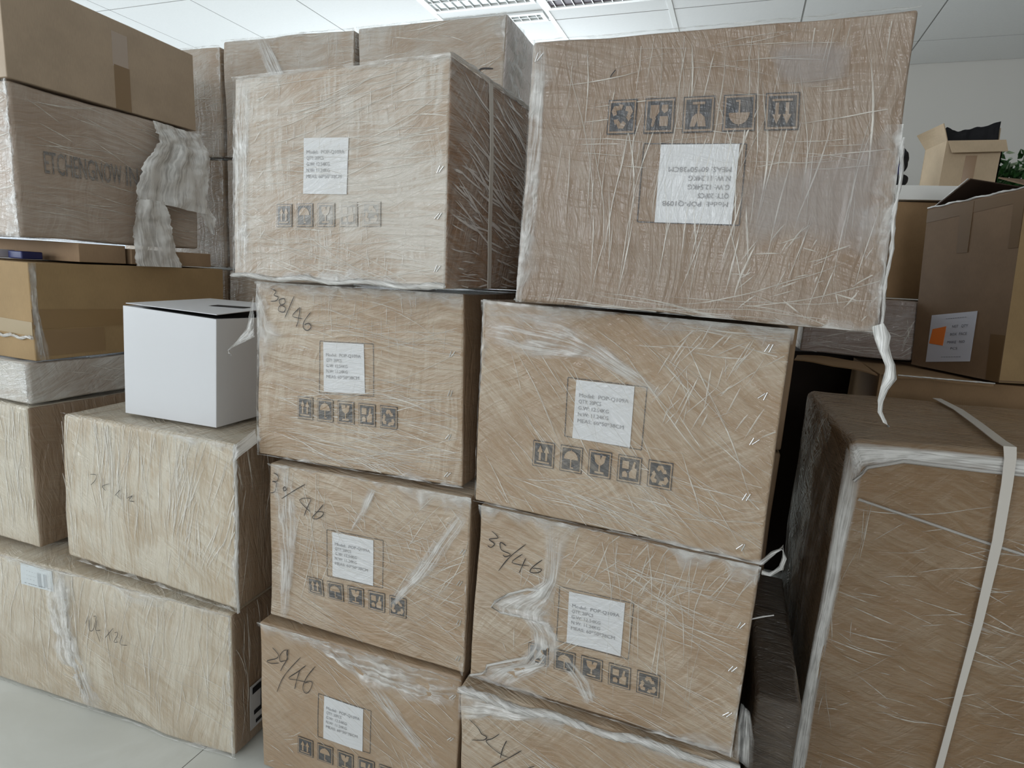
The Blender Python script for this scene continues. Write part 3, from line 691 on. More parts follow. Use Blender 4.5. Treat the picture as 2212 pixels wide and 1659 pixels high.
def ex_B4(m, h, t_):
    edge_ruffle(m, h, 'bottom', 3, w=.028, rows=2, fold=.006); edge_ruffle(m, h, 'top', 5, w=.012, rows=1, fold=.004)
    edge_ruffle(m, h, 'left', 8, w=.022, rows=1, fold=.005)
    t_.loft([h.f(.004, .98, .002), h.f(.004, .5, .002), h.f(.004, .03, .002)], [h.f(.095, .97, .002), h.f(.085, .5, .002), h.f(.09, .04, .002)], 8, 90, .003, 77, fx=30, fy=14)
    m.tube([h.side(t/24, .995, .003) for t in range(25)], [.003+.004*abs(noise.noise(Vector((t*.5, 5, 1)))) for t in range(25)], n=7, seed=4)
    m.tube([h.f(t/30, 0.01+.008*math.sin(t*.7), .004) for t in range(31)], [.004+.003*abs(noise.noise(Vector((t*.3, 0, 2)))) for t in range(31)], seed=2)
def ex_B3(m, h, t_):
    edge_ruffle(m, h, 'top', 13, w=.035, rows=2); edge_ruffle(m, h, 'left', 15, w=.03, rows=2, fold=.005)
    edge_ruffle(m, h, 'bottom', 12, w=.02, rows=1)
    # triangular doubled film off the upper left corner
    t_.loft([h.f(.005, .97, .004), h.f(.03, .9, .004), h.f(.08, .8, .004), h.f(.17, .70, .003)], [h.f(.005, .97, .004), h.f(.005, .8, .004), h.f(.01, .65, .004), h.f(.02, .45, .004)], 10, 24, .006, 3, fy=20)
def ex_B2(m, h, t_):
    edge_ruffle(m, h, 'top', 23, w=.05, rows=3, fold=.007); edge_ruffle(m, h, 'right', 25, w=.02, rows=1)
    t_.loft([h.f(.02, .98, .003), h.f(.05, .6, .003), h.f(.07, .02, .003)], [h.f(.13, .97, .003), h.f(.17, .6, .003), h.f(.11, .02, .003)], 8, 30, .004, 9, fx=8, fy=12, edge=.01)
    t_.loft([h.f(.52, .95, .003), h.f(.48, .8, .003), h.f(.44, .68, .003)], [h.f(.57, .95, .003), h.f(.53, .82, .003), h.f(.45, .68, .003)], 5, 20, .004, 12, fy=12)
    t_.loft([h.f(.95, .95, .003), h.f(.78, .6, .003), h.f(.62, .3, .003)], [h.f(.99, .86, .003), h.f(.84, .55, .003), h.f(.66, .28, .003)], 7, 26, .004, 14, fy=16)
def ex_B1(m, h, t_):
    edge_ruffle(m, h, 'top', 33, w=.028, rows=2, fold=.006)
    t_.loft([h.f(.25, .99, .004), h.f(.5, .985, .004), h.f(.75, .99, .004), h.f(.99, .985, .004)], [h.f(.3, .93, .003), h.f(.55, .80, .003), h.f(.78, .78, .004), h.f(.97, .83, .004)], 14, 50, .009, 7, fx=12, fy=30)
    t_.loft([h.f(.55, .80, .002), h.f(.68, .62, .002), h.f(.88, .4, .002)], [h.f(.66, .78, .002), h.f(.78, .62, .002), h.f(.93, .42, .002)], 6, 26, .003, 8, fy=12)
def ex_C4(m, h, t_):
    t_.loft([h.f(.004, .99, .002), h.f(.004, .5, .002), h.f(.004, .03, .002)], [h.f(.05, .98, .002), h.f(.055, .5, .002), h.f(.05, .25, .002)], 6, 90, .0025, 78, fx=24, fy=10)
    edge_ruffle(m, h, 'left', 43, w=.03, rows=1, fold=.004); edge_ruffle(t_, h, 'right', 45, w=.04, rows=2, fold=.005, t1=.66)
    edge_ruffle(m, h, 'bottom', 46, w=.022, rows=1, fold=.005); edge_ruffle(m, h, 'top', 47, w=.01, rows=1)
    P = [h.f(1.0, v/20*.62, .003) + Vector((.0012*math.sin(v*.9), 0, 0)) for v in range(21)]
    m.tube(P, [.0018+.0022*abs(noise.noise(Vector((v*.5, 3, 1)))) for v in range(21)], seed=4)
    # flap of film standing above the top edge
    t_.loft([h.f(.05, .995, -.02), h.f(.3, .995, -.02), h.f(.6, .995, -.02), h.f(.9, .995, -.02)], [h.f(.05, 1.01, -.03), h.f(.3, 1.03, -.04), h.f(.6, 1.035, -.04), h.f(.9, 1.005, -.03)], 4, 40, .004, 5)
def ex_C3(m, h, t_):
    edge_ruffle(m, h, 'top', 53, w=.03, rows=2, fold=.006); edge_ruffle(m, h, 'left', 54, w=.02, rows=1, fold=.004); edge_ruffle(m, h, 'bottom', 56, w=.014, rows=1)
    t_.loft([h.f(.02, .97, .003), h.f(.3, .95, .003), h.f(.45, .85, .003), h.f(.65, .68, .003)], [h.f(.02, .80, .003), h.f(.2, .75, .003), h.f(.38, .78, .003), h.f(.63, .65, .003)], 8, 40, .003, 9, fx=8, fy=14)
def ex_C2(m, h, t_):
    edge_ruffle(m, h, 'top', 63, w=.05, rows=3, fold=.008); edge_ruffle(m, h, 'right', 65, w=.02, rows=1); edge_ruffle(m, h, 'bottom', 66, w=.02, rows=1)
    # torn milky patch left of the label
    pl = [(.26, .97), (.275, .80), (.27, .66), (.20, .58), (.10, .50), (.075, .46), (.11, .43), (.20, .44), (.24, .38), (.25, .30), (.20, .18), (.08, .10), (.05, .05), (.01, .02)]
    pr = [(.37, .95), (.345, .80), (.335, .68), (.325, .58), (.32, .52), (.32, .47), (.33, .44), (.345, .42), (.36, .36), (.36, .28), (.34, .20), (.27, .12), (.22, .06), (.17, .01)]
    m.loft([h.f(*p, .004) for p in pl], [h.f(*p, .003) for p in pr], 14, 70, .006, 3, fx=14, fy=22)
    m.tube([h.f(u, v, .005) for u, v in ((.29, .62), (.22, .60), (.15, .55), (.09, .48), (.08, .45), (.12, .43), (.2, .44))], .0022, n=6, seed=5)
    m.tube([h.f(u, v, .005) for u, v in ((.24, .22), (.17, .17), (.08, .11), (.075, .07), (.06, .05), (.01, .02))], .0022, n=6, seed=6)
    t_.loft([h.f(.34, .26, .003), h.f(.42, .16, .003), h.f(.47, .05, .003)], [h.f(.42, .27, .003), h.f(.50, .18, .003), h.f(.52, .08, .003)], 6, 20, .004, 8)
    # sheets hanging loose off the right edge
    m.loft([h.f(1.0, .30, .002), h.f(1.0, .15, .002), h.f(1.0, .0, .002)], [h.f(1.035, .24, -.01), h.f(1.06, .10, -.01), h.f(1.07, -.06, -.01)], 6, 24, .008, 31, fy=16)
    m.tube([h.f(u, v, -.004) for u, v in ((1.0, 1.0), (1.03, 1.06), (1.055, 1.10), (1.065, 1.05), (1.06, 1.0), (1.03, .96), (1.005, .96))], .0035, n=7, seed=9)
    m.tube([h.f(u, v, -.004) for u, v in ((.99, .72), (1.03, .75), (1.06, .77))], .0012, n=5, seed=9)
def ex_C1(m, h, t_):
    edge_ruffle(m, h, 'top', 73, w=.035, rows=2, fold=.006)
    m.loft([h.f(.0, .99, .006), h.f(.1, .985, .006), h.f(.2, .97, .005), h.f(.32, .96, .004)], [h.f(.0, .82, .006), h.f(.08, .84, .005), h.f(.16, .88, .004), h.f(.3, .93, .003)], 10, 30, .008, 7, fy=20)
    m.tube([h.f(t/40, .985+.01*math.sin(t*.5), .006) for t in range(41)], [.006+.004*abs(noise.noise(Vector((t*.3, 0, 9)))) for t in range(41)], seed=12)
rB4, hB4 = numbered('B4', extra=ex_B4)
rB3, hB3 = numbered('B3', extra=ex_B3)
rB2, hB2 = numbered('B2', extra=ex_B2)
rB1, hB1 = numbered('B1', extra=ex_B1)
rC4, hC4 = numbered('C4', extra=ex_C4)
rC3, hC3 = numbered('C3', extra=ex_C3)
rC2, hC2 = numbered('C2', extra=ex_C2)
rC1, hC1 = numbered('C1', extra=ex_C1)
# torn film tail off the left edge of the 38/46 carton, and a short one at its foot
m = Mesh()
P = lambda u, v, o=.01: hB3.f(u, v, o)
m.loft([P(.0, .92), P(-.02, .82), P(-.045, .73), P(-.10, .655), P(-.14, .61)], [P(.0, .70), P(.0, .69), P(-.02, .675), P(-.085, .64), P(-.138, .605)], 8, 30, .006, 21, fy=25, fade='none')
m.tube([P(-.13, .615), P(-.142, .60), P(-.137, .585), P(-.126, .575)], .0018, n=6, seed=3)
m.done('film_tail', M['film'], rB3)
m = Mesh(); m.loft([P(.004, .16, .008), P(-.008, .10, .056), P(-.022, .0, .060)], [P(.014, .08, .008), P(-.002, .02, .057), P(-.020, -.01, .060)], 5, 16, .004, 22, fade='none')
m.done('film_tail', M['film_dense'], rB3)
m = Mesh(); g = lambda u, v: hC4.f(u, v, .0032)
m.loft([g(.62, .50), g(.75, .545), g(.88, .60), g(.97, .66)], [g(.66, .25), g(.76, .30), g(.86, .27), g(.96, .24)], 12, 40, .0015, 51, fx=6, fy=12)
m.loft([g(.66, .92), g(.75, .93), g(.86, .91)], [g(.70, .80), g(.78, .78), g(.86, .80)], 10, 20, .0015, 52, fx=6, fy=8)
m.done('film_layer', M['film_veil'], rC4)
# twisted film rope hanging from the lower right corner of the upside down carton
m = Mesh()
c0 = hC4.f(1.0, 0.0, .002)
q = [c0+Vector(d) for d in ((-.004, -.002, .012), (.003, -.006, -.004), (.006, -.012, -.02), (.014, -.018, -.036), (.016, -.02, -.052), (.012, -.02, -.066), (.010, -.02, -.082), (.011, -.02, -.096), (.018, -.02, -.108), (.024, -.02, -.114))]
m.tube(q, [.006, .008, .0055, .005, .0065, .004, .0028, .0022, .002, .0012], n=14, seed=7, rough=.3)
m.done('film_tail', M['film_dense'], rC4)
# binding strap on the right side of the top left carton
def band_on_side(h, w0, w1, name, parent, wd=.014):
    V, F = [], []
    n = 24
    for i in range(n+1):
        t = i/n; w = w0+(w1-w0)*t+.004*math.sin(t*5)
        for e, o in ((-1, .002), (-1, .0035), (1, .0035), (1, .002)): V.append(h.side(w+e*wd/2/h.D, .995-t*.985, o))
    for i in range(n):
        for k in range(4):
            k2 = (k+1) % 4; F.append([4*i+k, 4*i+k2, 4*i+4+k2, 4*i+4+k])
    return link(name, V, F, M['strap'], parent, smooth=False)
b = band_on_side(hB4, .24, .28, 'binding_strap', rB4); b['label'] = 'pale binding strap down the side'
creases(hB4, rB4, [(120, -.40, .06, .05, .20, .0036, (0, .5, .9, 1)), (110, -.28, .08, .03, .16, .0040, (0, .3, .9, .6)), (60, -.08, .06, .03, .12, .0032, (0, 0, .9, .35))], 91, mat=M['crease_glint'], fn=hB4.side, W=hB4.D, H=hB4.H)
creases(hC4, rC4, [(10, H0, .1, .05, .2, .002, (0, 0, .5, 1))], 92, fn=hC4.side, W=hC4.D, H=hC4.H)

# ---------------------------------------------------------------- generic wrapped cartons
def carton(name, h, label, cat, mat, group=None, sets=None, seed=1, part=True, extra=None, step=.025, side_sets=None, film=True, side_mat=None):
    root = empty(name, ((h.F[3]+h.B[2])/2)); tag(root, label, cat, group)
    h.body('carton_body', mat, root, step, side_mat)
    if sets: creases(h, root, sets, seed)
    if side_sets: creases(h, root, side_sets, seed+50, fn=h.side, W=h.D, H=h.H)
    if extra: m = Mesh(); extra(m, h); m.done('film_fold', M['film'], root)
    return root
stV = dict(ang=H0-.05, amt=.80, veil=.34, seed=11., fc=(.64, .585, .48, 1), cross=1.2, bump=1.0, sy=75)
mD2 = filmed('carton_under_film', (0.42, 0.31, 0.19), stV)
stV2 = dict(stV); stV2.update(seed=12., amt=.5, veil=.34, ang=H0-.15); mD1 = filmed('carton_under_film', (0.40, 0.30, 0.19), stV2)
stV3 = dict(stV); stV3.update(seed=13.); mE = filmed('carton_under_film', (0.46, 0.38, 0.27), stV3)

# long carton on the floor, lower left
a = .067; dx, dy = math.cos(a), math.sin(a); BR = Vector((-0.998, .951, 0))
L0 = BR-Vector((dx, dy, 0))*1.25
hD1 = fronthex([(L0.x, L0.y, .384), (-0.997, .951, .380), tuple(BR), tuple(L0)], a, .52, seed=31, amp=.006, r=.012, bulge=.006)
def ex_D1(m, h):
    edge_ruffle(m, h, 'top', 83, w=.045, rows=3, fold=.008, t0=.3); edge_ruffle(m, h, 'bottom', 84, w=.03, rows=1, fold=.005, t0=.3); edge_ruffle(m, h, 'right', 85, w=.025, rows=2, fold=.006)
    U = lambda x: 1-(1-x)*.9/1.25
    m.loft([h.f(U(.36), 1.0, .005), h.f(U(.355), .7, .004), h.f(U(.37), .4, .003), h.f(U(.44), .02, .004)], [h.f(U(.47), .98, .005), h.f(U(.45), .7, .004), h.f(U(.49), .4, .003), h.f(U(.55), .02, .004)], 9, 60, .007, 5, fx=12, fy=20)
    m.loft([h.f(U(.40), .98, .006), h.f(U(.41), .6, .006), h.f(U(.43), .35, .005), h.f(U(.47), .03, .005)], [h.f(U(.435), .98, .006), h.f(U(.44), .6, .006), h.f(U(.455), .35, .005), h.f(U(.50), .03, .005)], 5, 60, .007, 6, fx=14, fy=14)
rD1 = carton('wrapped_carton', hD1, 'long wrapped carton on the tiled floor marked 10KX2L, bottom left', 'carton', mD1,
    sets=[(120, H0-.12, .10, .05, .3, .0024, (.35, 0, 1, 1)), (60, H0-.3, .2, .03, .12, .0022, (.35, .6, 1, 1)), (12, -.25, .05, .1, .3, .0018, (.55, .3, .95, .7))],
    seed=41, extra=ex_D1, side_mat=M['side_shaded'], side_sets=[(50, H0, .08, .05, .25, .003, (0, 0, 1, 1))])
uD = lambda u: 1-(1-u)*.9/1.25
ink = [[(.5176, .7298), (.5069, .6681)], [(.5234, .7137), (.5205, .6488), (.5278, .6316), (.5396, .66), (.549, .7429), (.5392, .7421)], [(.5518, .7252), (.5472, .6528), (.5657, .6637)], [(.5472, .6528), (.5626, .5762)], [(.5931, .6867), (.601, .6073)], [(.6128, .7051), (.5821, .6192)], [(.6166, .6747), (.6265, .6844), (.6273, .6637), (.6136, .6091), (.6267, .6151)], [(.6443, .6758), (.6345, .6054), (.6573, .6068)]]
pen(hD1, [[(uD(u), v) for u, v in s] for s in ink], rD1, wd=.0020, off=.0048)
tg = [(uD(.262), .975), (uD(.385), .975), (uD(.385), .825), (uD(.262), .825)]
L = sheet_on(hD1, tg, flat('label_paper', (.62, .66, .67)), rD1, 'shipping_label', 6, .002); L['label'] = 'white printed label under the film'
text_rows([('- ---- --- --', .12, .95, .08, .12), ('|| ||| || |||', .55, .66, .25, .55), ('||| || ||||', .74, .84, .3, .5), ('- - - -', .2, .5, .7, .06), ('- - - - -', .2, .5, .5, .06), ('- - -', .2, .45, .32, .06)], lambda a_, b_: hD1.f(*bil(tg, a_, b_), .0032), M['print_grey'], L)
# dark and white printed sticker on its right side, near the floor
sq = [(.10, .42), (.32, .42), (.32, .10), (.10, .10)]
L = sheet_on(hD1, sq, flat('side_label_paper', (.5, .5, .5)), rD1, 'side_label', 5, .003, fn=hD1.side); L['label'] = 'black and white printed sticker'
V, F = [], []
for x0, y0, x1, y1 in ((.05, .8, .5, .95), (.3, .35, .42, .85), (.1, .3, .35, .4), (.6, .7, .75, .95), (.62, .45, .7, .68), (.45, .2, .6, .34), (.7, .15, .78, .4), (.15, .08, .6, .16), (.85, .1, .93, .9)):
    b = len(V); V += [hD1.side(*bil(sq, x, y), .0045) for x, y in rect(x0, y0, x1, y1)]; F.append([b, b+1, b+2, b+3])
link('printed_marks', V, F, M['black'], L, smooth=False)

# carton standing on it, under the white box
hD2 = Hex([(-1.534, .951, .785), (-0.973, .951, .789), (-0.977, .951, .392), (-1.553, .951, .393)], [(-1.534, 1.50, .785), (-0.976, 1.50, .787), (-0.980, 1.5, .392), (-1.553, 1.5, .392)], seed=37, amp=.006, r=.014, bulge=.007)
def ex_D2(m, h):
    edge_ruffle(m, h, 'top', 93, w=.03, rows=1, fold=.006); edge_ruffle(m, h, 'right', 94, w=.025, rows=2, fold=.006); edge_ruffle(m, h, 'bottom', 95, w=.03, rows=1)
    m.tube([h.f(1.0, 1-t/24, .002) for t in range(25)], [.003+.003*abs(noise.noise(Vector((t*.5, 0, 9)))) for t in range(25)], seed=12)
rD2 = carton('wrapped_carton', hD2, 'tightly wrapped carton marked 7KX2 right under the white box, with vertical creases', 'carton', mD2,
    sets=[(150, H0-.03, .07, .06, .3, .0026, (0, 0, .8, 1)), (80, 1.25, .12, .05, .2, .0026, (.65, .1, 1, 1)), (20, H0+.1, .08, .1, .3, .004, (.2, .3, .4, .95))], seed=43, extra=ex_D2, side_mat=M['side_shaded'],
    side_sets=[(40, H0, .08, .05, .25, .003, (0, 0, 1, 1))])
pen(hD2, [[(.1982, .6359), (.2366, .6417), (.2316, .608), (.1994, .5652)], [(.2818, .6331), (.272, .5658)], [(.3221, .609), (.2762, .5791), (.2958, .556)], [(.3596, .5492), (.3898, .5255)], [(.388, .589), (.3519, .5391)], [(.4278, .5799), (.4209, .5422), (.4563, .5679), (.4337, .5322), (.4662, .5334)]], rD2, wd=.0017, off=.0048)

# ---- white box, lid tilted
W = cuboid(-1.366, -1.086, 1.010, 1.262, .790, 1.054, seed=3, amp=.0002, r=.0025)
W = Hex([(-1.366, 1.007, 1.056), (-1.082, 1.013, 1.046), (-1.092, 1.013, .7935), (-1.379, 1.007, .7905)], [(-1.372, 1.262, 1.05), (-1.090, 1.268, 1.040), (-1.098, 1.268, .7935), (-1.382, 1.262, .7905)], seed=3, amp=.0002, r=.0022)
rW = empty('white_box', (-1.23, 1.13, .79)); tag(rW, 'plain white cardboard box with slightly raised lid, on a wrapped carton', 'box')
W.body('box_body', M['white_card'], rW, .06)
lid = Hex([(-1.362, 1.012, 1.062), (-1.083, 1.016, 1.056), (-1.083, 1.016, 1.0535), (-1.362, 1.012, 1.0595)], [(-1.368, 1.262, 1.068), (-1.090, 1.266, 1.068), (-1.090, 1.266, 1.0655), (-1.368, 1.262, 1.0655)], seed=4, amp=.0001, r=.0008)
o = lid.body('lid', M['white_card'], rW, .06)
V = [W.tri(x, W.H+.0006, z) for x, z in ((.06, .0015), (.281, .0015), (.281, .25), (.06, .25))]
link('opening_shade', V, [[0, 1, 2, 3]], M['dark'], rW, smooth=False)  # flat black sheet painting the shade below the raised lid
V = [lid.tri(x, lid.H+.0006, z) for x, z in ((.15, .10), (.24, .12), (.24, .15), (.15, .13))]
link('hand_hole', V, [[0, 1, 2, 3]], M['dark'], rW, smooth=False)  # black quad on a closed lid for the dark inside the hole

# ---- stack on the left: wrapped carton, flat wrapped carton, long tan carton, thin cartons, two big ones
hE = cuboid(-2.15, -1.645, .945, 1.46, .392, .782, seed=41, amp=.005, r=.012, bulge=.006)
carton('wrapped_carton', hE, 'tall wrapped carton at the left picture edge beside the carton marked 7KX2', 'carton', mE, sets=[(140, H0-.03, .06, .06, .3, .0028, (.3, 0, 1, 1))], seed=45, side_mat=M['side_shaded'])
stF = dict(ang=.3, amt=.5, veil=.7, seed=14., fc=(.60, .58, .54, 1)); mF = filmed('carton_under_film', (0.34, .25, .18), stF)
hF = cuboid(-2.15, -1.642, .952, 1.47, .7835, .892, seed=43, amp=.004, r=.010)
def ex_F(m, h): edge_ruffle(m, h, 'right', 3, w=.05, rows=2, fold=.006); edge_ruffle(m, h, 'top', 4, w=.03, rows=2, t0=.6)
carton('wrapped_carton', hF, 'flat low wrapped carton squeezed under the long tan carton on the left', 'carton', mF, sets=[(50, .3, .5, .03, .12, .0028, (.6, 0, 1, 1))], seed=47, extra=ex_F, side_sets=[(16, -.1, .2, .05, .2, .002, (0, 0, .5, 1))])
hG = cuboid(-2.05, -1.640, .972, 1.572, .894, 1.143, seed=47, amp=.002, r=.004)
rG = empty('tan_carton', (-1.84, 1.27, .894)); tag(rG, 'unwrapped long tan carton with a strip of brown tape, behind the white box', 'carton')
hG.body('carton_body', M['kraft_ochre'], rG, .04)
sheet_on(hG, [(0, .53), (.95, .46), (.95, .31), (0, .33)], flat('tape_side', (.31, .20, .095), .3), rG, 'tape', 8, .001, fn=hG.side)
sheet_on(hG, [(0.005, .31), (.30, .31), (.30, .05), (0.02, .05)], flat('tape_patch', (.30, .195, .10), .3), rG, 'tape', 6, .001, fn=hG.side)
sheet_on(hG, [(.3, .43), (.995, .40), (.995, .26), (.3, .29)], flat('tape_front', (.40, .31, .19), .3), rG, 'tape', 6, .001)
m = Mesh(); m.tube([hG.f(1-t/20*.5, .24+.01*math.sin(t), .004) for t in range(21)], .004, n=7, seed=3)
m.loft([hG.side(0, .99, .003), hG.side(0, .5, .003), hG.side(0, .0, .003)], [hG.side(.03, .99, .004), hG.side(.025, .5, .004), hG.side(.06, .0, .004)], 5, 30, .005, 6, nrm=Vector((1, 0, 0)), fx=10)
m.done('film_fold', M['film'], rG)
# the two thin cartons and the packets lying between
ht = cuboid(-2.0, -1.652, 1.105, 1.238, 1.1445, 1.197, seed=5, amp=.001, r=.003)
r_ = empty('thin_carton', (-1.82, 1.17, 1.145)); tag(r_, 'thin brown carton wedged under the printed wrapped carton, nearer one beside the packets', 'carton', 'thin cartons wedged in the left stack'); ht.body('carton_body', M['kraft_warm'], r_, .05)
ht = cuboid(-2.0, -1.648, 1.250, 1.530, 1.1445, 1.190, seed=6, amp=.001, r=.003)
r_ = empty('thin_carton', (-1.82, 1.39, 1.145)); tag(r_, 'thin brown carton wedged under the printed wrapped carton, farther one behind hanging film', 'carton', 'thin cartons wedged in the left stack'); ht.body('carton_body', M['kraft_warm'], r_, .05)
def packet(x0, x1, y0, y1, z1, mat, label):
    hh = cuboid(x0, x1, y0, y1, 1.1445, z1, seed=8, amp=.002, r=.005); o = hh.body('packet', mat, None, .02); tag(o, label, 'packet', 'small packets on the tan carton')
packet(-1.80, -1.742, 1.02, 1.075, 1.168, M['packet_blue'], 'dark blue packet, rightmost of the small packets on the long tan carton')
packet(-1.86, -1.81, 1.005, 1.05, 1.170, M['packet_white'], 'pale lilac packet between dark ones on the long tan carton')
packet(-1.95, -1.87, 1.01, 1.07, 1.169, M['packet_blue'], 'dark navy packet left of the pale one on the long tan carton')

stH = dict(ang=-.06, amt=.28, veil=.20, seed=15., fc=(.60, .54, .48, 1), bump=.55); mH = filmed('carton_under_film', (0.36, .26, .185), stH)
hH = cuboid(-2.15, -1.650, .968, 1.490, 1.1985, 1.560, seed=49, amp=.005, r=.012, bulge=.004)
def ex_H(m, h): edge_ruffle(m, h, 'right', 7, w=.06, rows=3, fold=.008); edge_ruffle(m, h, 'bottom', 9, w=.05, rows=2, fold=.006, t0=.6)
rH = carton('wrapped_carton', hH, 'wrapped carton with faded block lettering and film sheet hanging from its far corner', 'carton', mH, seed=51, extra=ex_H,
    sets=[(60, 0, .2, .03, .15, .003, (.5, 0, 1, 1))], side_sets=[(60, -.08, .09, .06, .3, .0018, (0, 0, .9, 1)), (16, -.25, .06, .1, .3, .002, (0, .6, .9, 1))])
tq = [(.13, .60), (.70, .605), (.70, .455), (.13, .45)]
text_rows([('ETCHENGNOW', 0, .66, 0, 1), ('INC', .70, .92, 0, 1)], lambda a_, b_: hH.side(*bil(tq, a_, b_), .002), filmed('printed_ink', (.05, .05, .055), dict(stH, amt=.3, veil=.25), False), rH, 'printed_lettering')
m = Mesh(); X = -1.632
pt = lambda y, z, dx=0: Vector((X+dx, y, z))
def on(y, z, d=0): return Vector((X+d, y, z))
m.loft([on(1.33, 1.555, -.005), on(1.335, 1.50, .012), on(1.27, 1.42, .02), on(1.25, 1.33, .02)], [on(1.49, 1.552, -.005), on(1.505, 1.50, .012), on(1.50, 1.42, .02), on(1.485, 1.31, .02)], 18, 40, .016, 5, nrm=Vector((1, 0, 0)), fx=5, fy=40, edge=.01, fade='none')
m.loft([on(1.25, 1.33, .02), on(1.235, 1.25, .018), on(1.24, 1.142, .016)], [on(1.335, 1.33, .02), on(1.36, 1.25, .018), on(1.385, 1.142, .016)], 12, 40, .012, 9, nrm=Vector((1, 0, 0)), fx=4, fy=30, edge=.006, fade='none')
m.loft([on(1.44, 1.34, .018), on(1.47, 1.30, .02), on(1.50, 1.255, .02)], [on(1.50, 1.33, .02), on(1.515, 1.30, .02), on(1.512, 1.25, .02)], 6, 16, .008, 10, nrm=Vector((1, 0, 0)), fade='none')
o = m.done('hanging_film', M['film_dense'], rH); o['label'] = 'loose milky film sheet'

hI = Hex([(-2.15, .968, 1.80), (-1.652, .968, 1.795), (-1.650, .968, 1.5615), (-2.15, .968, 1.5615)], [(-2.15, 1.492, 1.80), (-1.652, 1.492, 1.785), (-1.65, 1.492, 1.5615), (-2.15, 1.492, 1.5615)], seed=51, amp=.002, r=.004)
rI = empty('brown_carton', (-1.9, 1.23, 1.561)); tag(rI, 'unwrapped brown carton with a short vertical tape, topmost at upper left', 'carton')
hI.body('carton_body', kraft('kraft_side', (0.47, .365, .265), .45), rI, .04)  # paler base makes up for ceiling light this carton lacks
sheet_on(hI, [(.50, .86), (.585, .86), (.585, .50), (.50, .48)], flat('tape_pale', (.50, .41, .34), .3), rI, 'tape', 4, .0008, fn=hI.side)
sheet_on(hI, [(.505, .50), (.59, .50), (.59, .01), (.505, .01)], M['tape'], rI, 'tape', 4, .0010, fn=hI.side)
m = Mesh(); m.loft([hI.side(.25, .995, .0), hI.side(.6, .995, .0), hI.side(.9, .99, 0)], [hI.side(.25, 1.01, -.02), hI.side(.6, 1.02, -.02), hI.side(.9, 1.0, -.01)], 3, 30, .004, 3, nrm=Vector((1, 0, 0)))
m.done('film_fold', M['film'], rI)

# ---------------------------------------------------------------- back stack behind the left column
stK = dict(ang=.04, amt=.30, veil=.38, seed=16., fc=(.55, .52, .47, 1), bump=.6, cross=1.5)
mK = [filmed('carton_under_film', KRAFT, dict(stK, seed=16.+i)) for i in range(3)]
mK3s = filmed('carton_side_milky_film', (.5, .42, .36), dict(ang=1.0, amt=.6, veil=.7, seed=35., fc=(.86, .80, .78, 1), bump=1.2))
KX = [(-2.262, -1.746), (-1.736, -1.206), (-1.198, -0.700), (-.690, -.195), (-.185, .150)]  # last two columns are unseen, added to keep light out of the gap
names = {(0, 4): 'top left carton of the back stack, just behind the unwrapped brown one',
 (0, 3): 'back stack carton below the top left one, seen in a narrow gap',
 (1, 4): 'back stack top carton in the middle with a slanting milky film band',
 (1, 3): 'back stack carton second from top, mostly behind the milky square carton',
 (1, 2): 'back stack carton in shadow just above the white box',
 (2, 4): 'back stack top right carton with a bright wrapped side and short pen stroke'}
for i, (x0, x1) in enumerate(KX):
    for lv in range(5 if i < 3 else 4):
        dz = .0 if lv < 4 else {0: -.012, 1: .0, 2: .0}[i]
        h = cuboid(x0, x1, 1.685, 2.285 if i < 3 else 2.62, .38*lv+.001, .38*(lv+1)-.001+dz, seed=60+i*5+lv, amp=.005, r=.010)
        vis = (i, lv) in names
        root = empty('wrapped_carton', ((x0+x1)/2, 1.98, .38*lv+.001))
        tag(root, names.get((i, lv), 'wrapped carton low in the back stack, added unseen behind the front rows'), 'carton', 'cartons of the back stack' if vis else 'hidden cartons of the back stack')
        h.body('carton_body', mK[i % 3] if i < 3 else M['kraft_warm'], root, .03 if vis else .12, mK3s if (i, lv) == (2, 4) else None)
        if vis:
            creases(h, root, [(40, .05, .08, .05, .3, .0022, (0, 0, 1, 1)), (30, H0, .06, .02, .1, .002, (0, 0, 1, 1))], 70+i*5+lv)
            m = Mesh(); edge_ruffle(m, h, 'right', 70+i, w=.03, rows=1); edge_ruffle(m, h, 'bottom', 71+i, w=.03, rows=1); edge_ruffle(m, h, 'top', 77+i, w=.015, rows=1)
            if (i, lv) == (1, 4):
                m.loft([h.f(.26, .99, .005), h.f(.36, .7, .005), h.f(.50, .4, .005), h.f(.55, .2, .005)], [h.f(.36, .99, .005), h.f(.49, .7, .005), h.f(.58, .4, .005), h.f(.62, .2, .005)], 8, 30, .006, 4)
            if (i, lv) == (2, 4):
                pen(h, [[(.84, .60), (.86, .62), (.93, .615)], [(.80, .42), (.82, .50)]], root, wd=.006)
                m.loft([h.side(0, .98, .004), h.side(.02, .5, .004), h.side(.0, .05, .004)], [h.side(.3, .98, .004), h.side(.28, .5, .004), h.side(.32, .05, .004)], 10, 40, .012, 4, nrm=Vector((1, 0, 0)), fx=8, fy=20)
                creases(h, root, [(60, 1.0, .5, .04, .15, .004, (0, 0, 1, 1))], 99, fn=h.side, W=h.D, H=h.H)
            m.done('film_fold', M['film'], root)

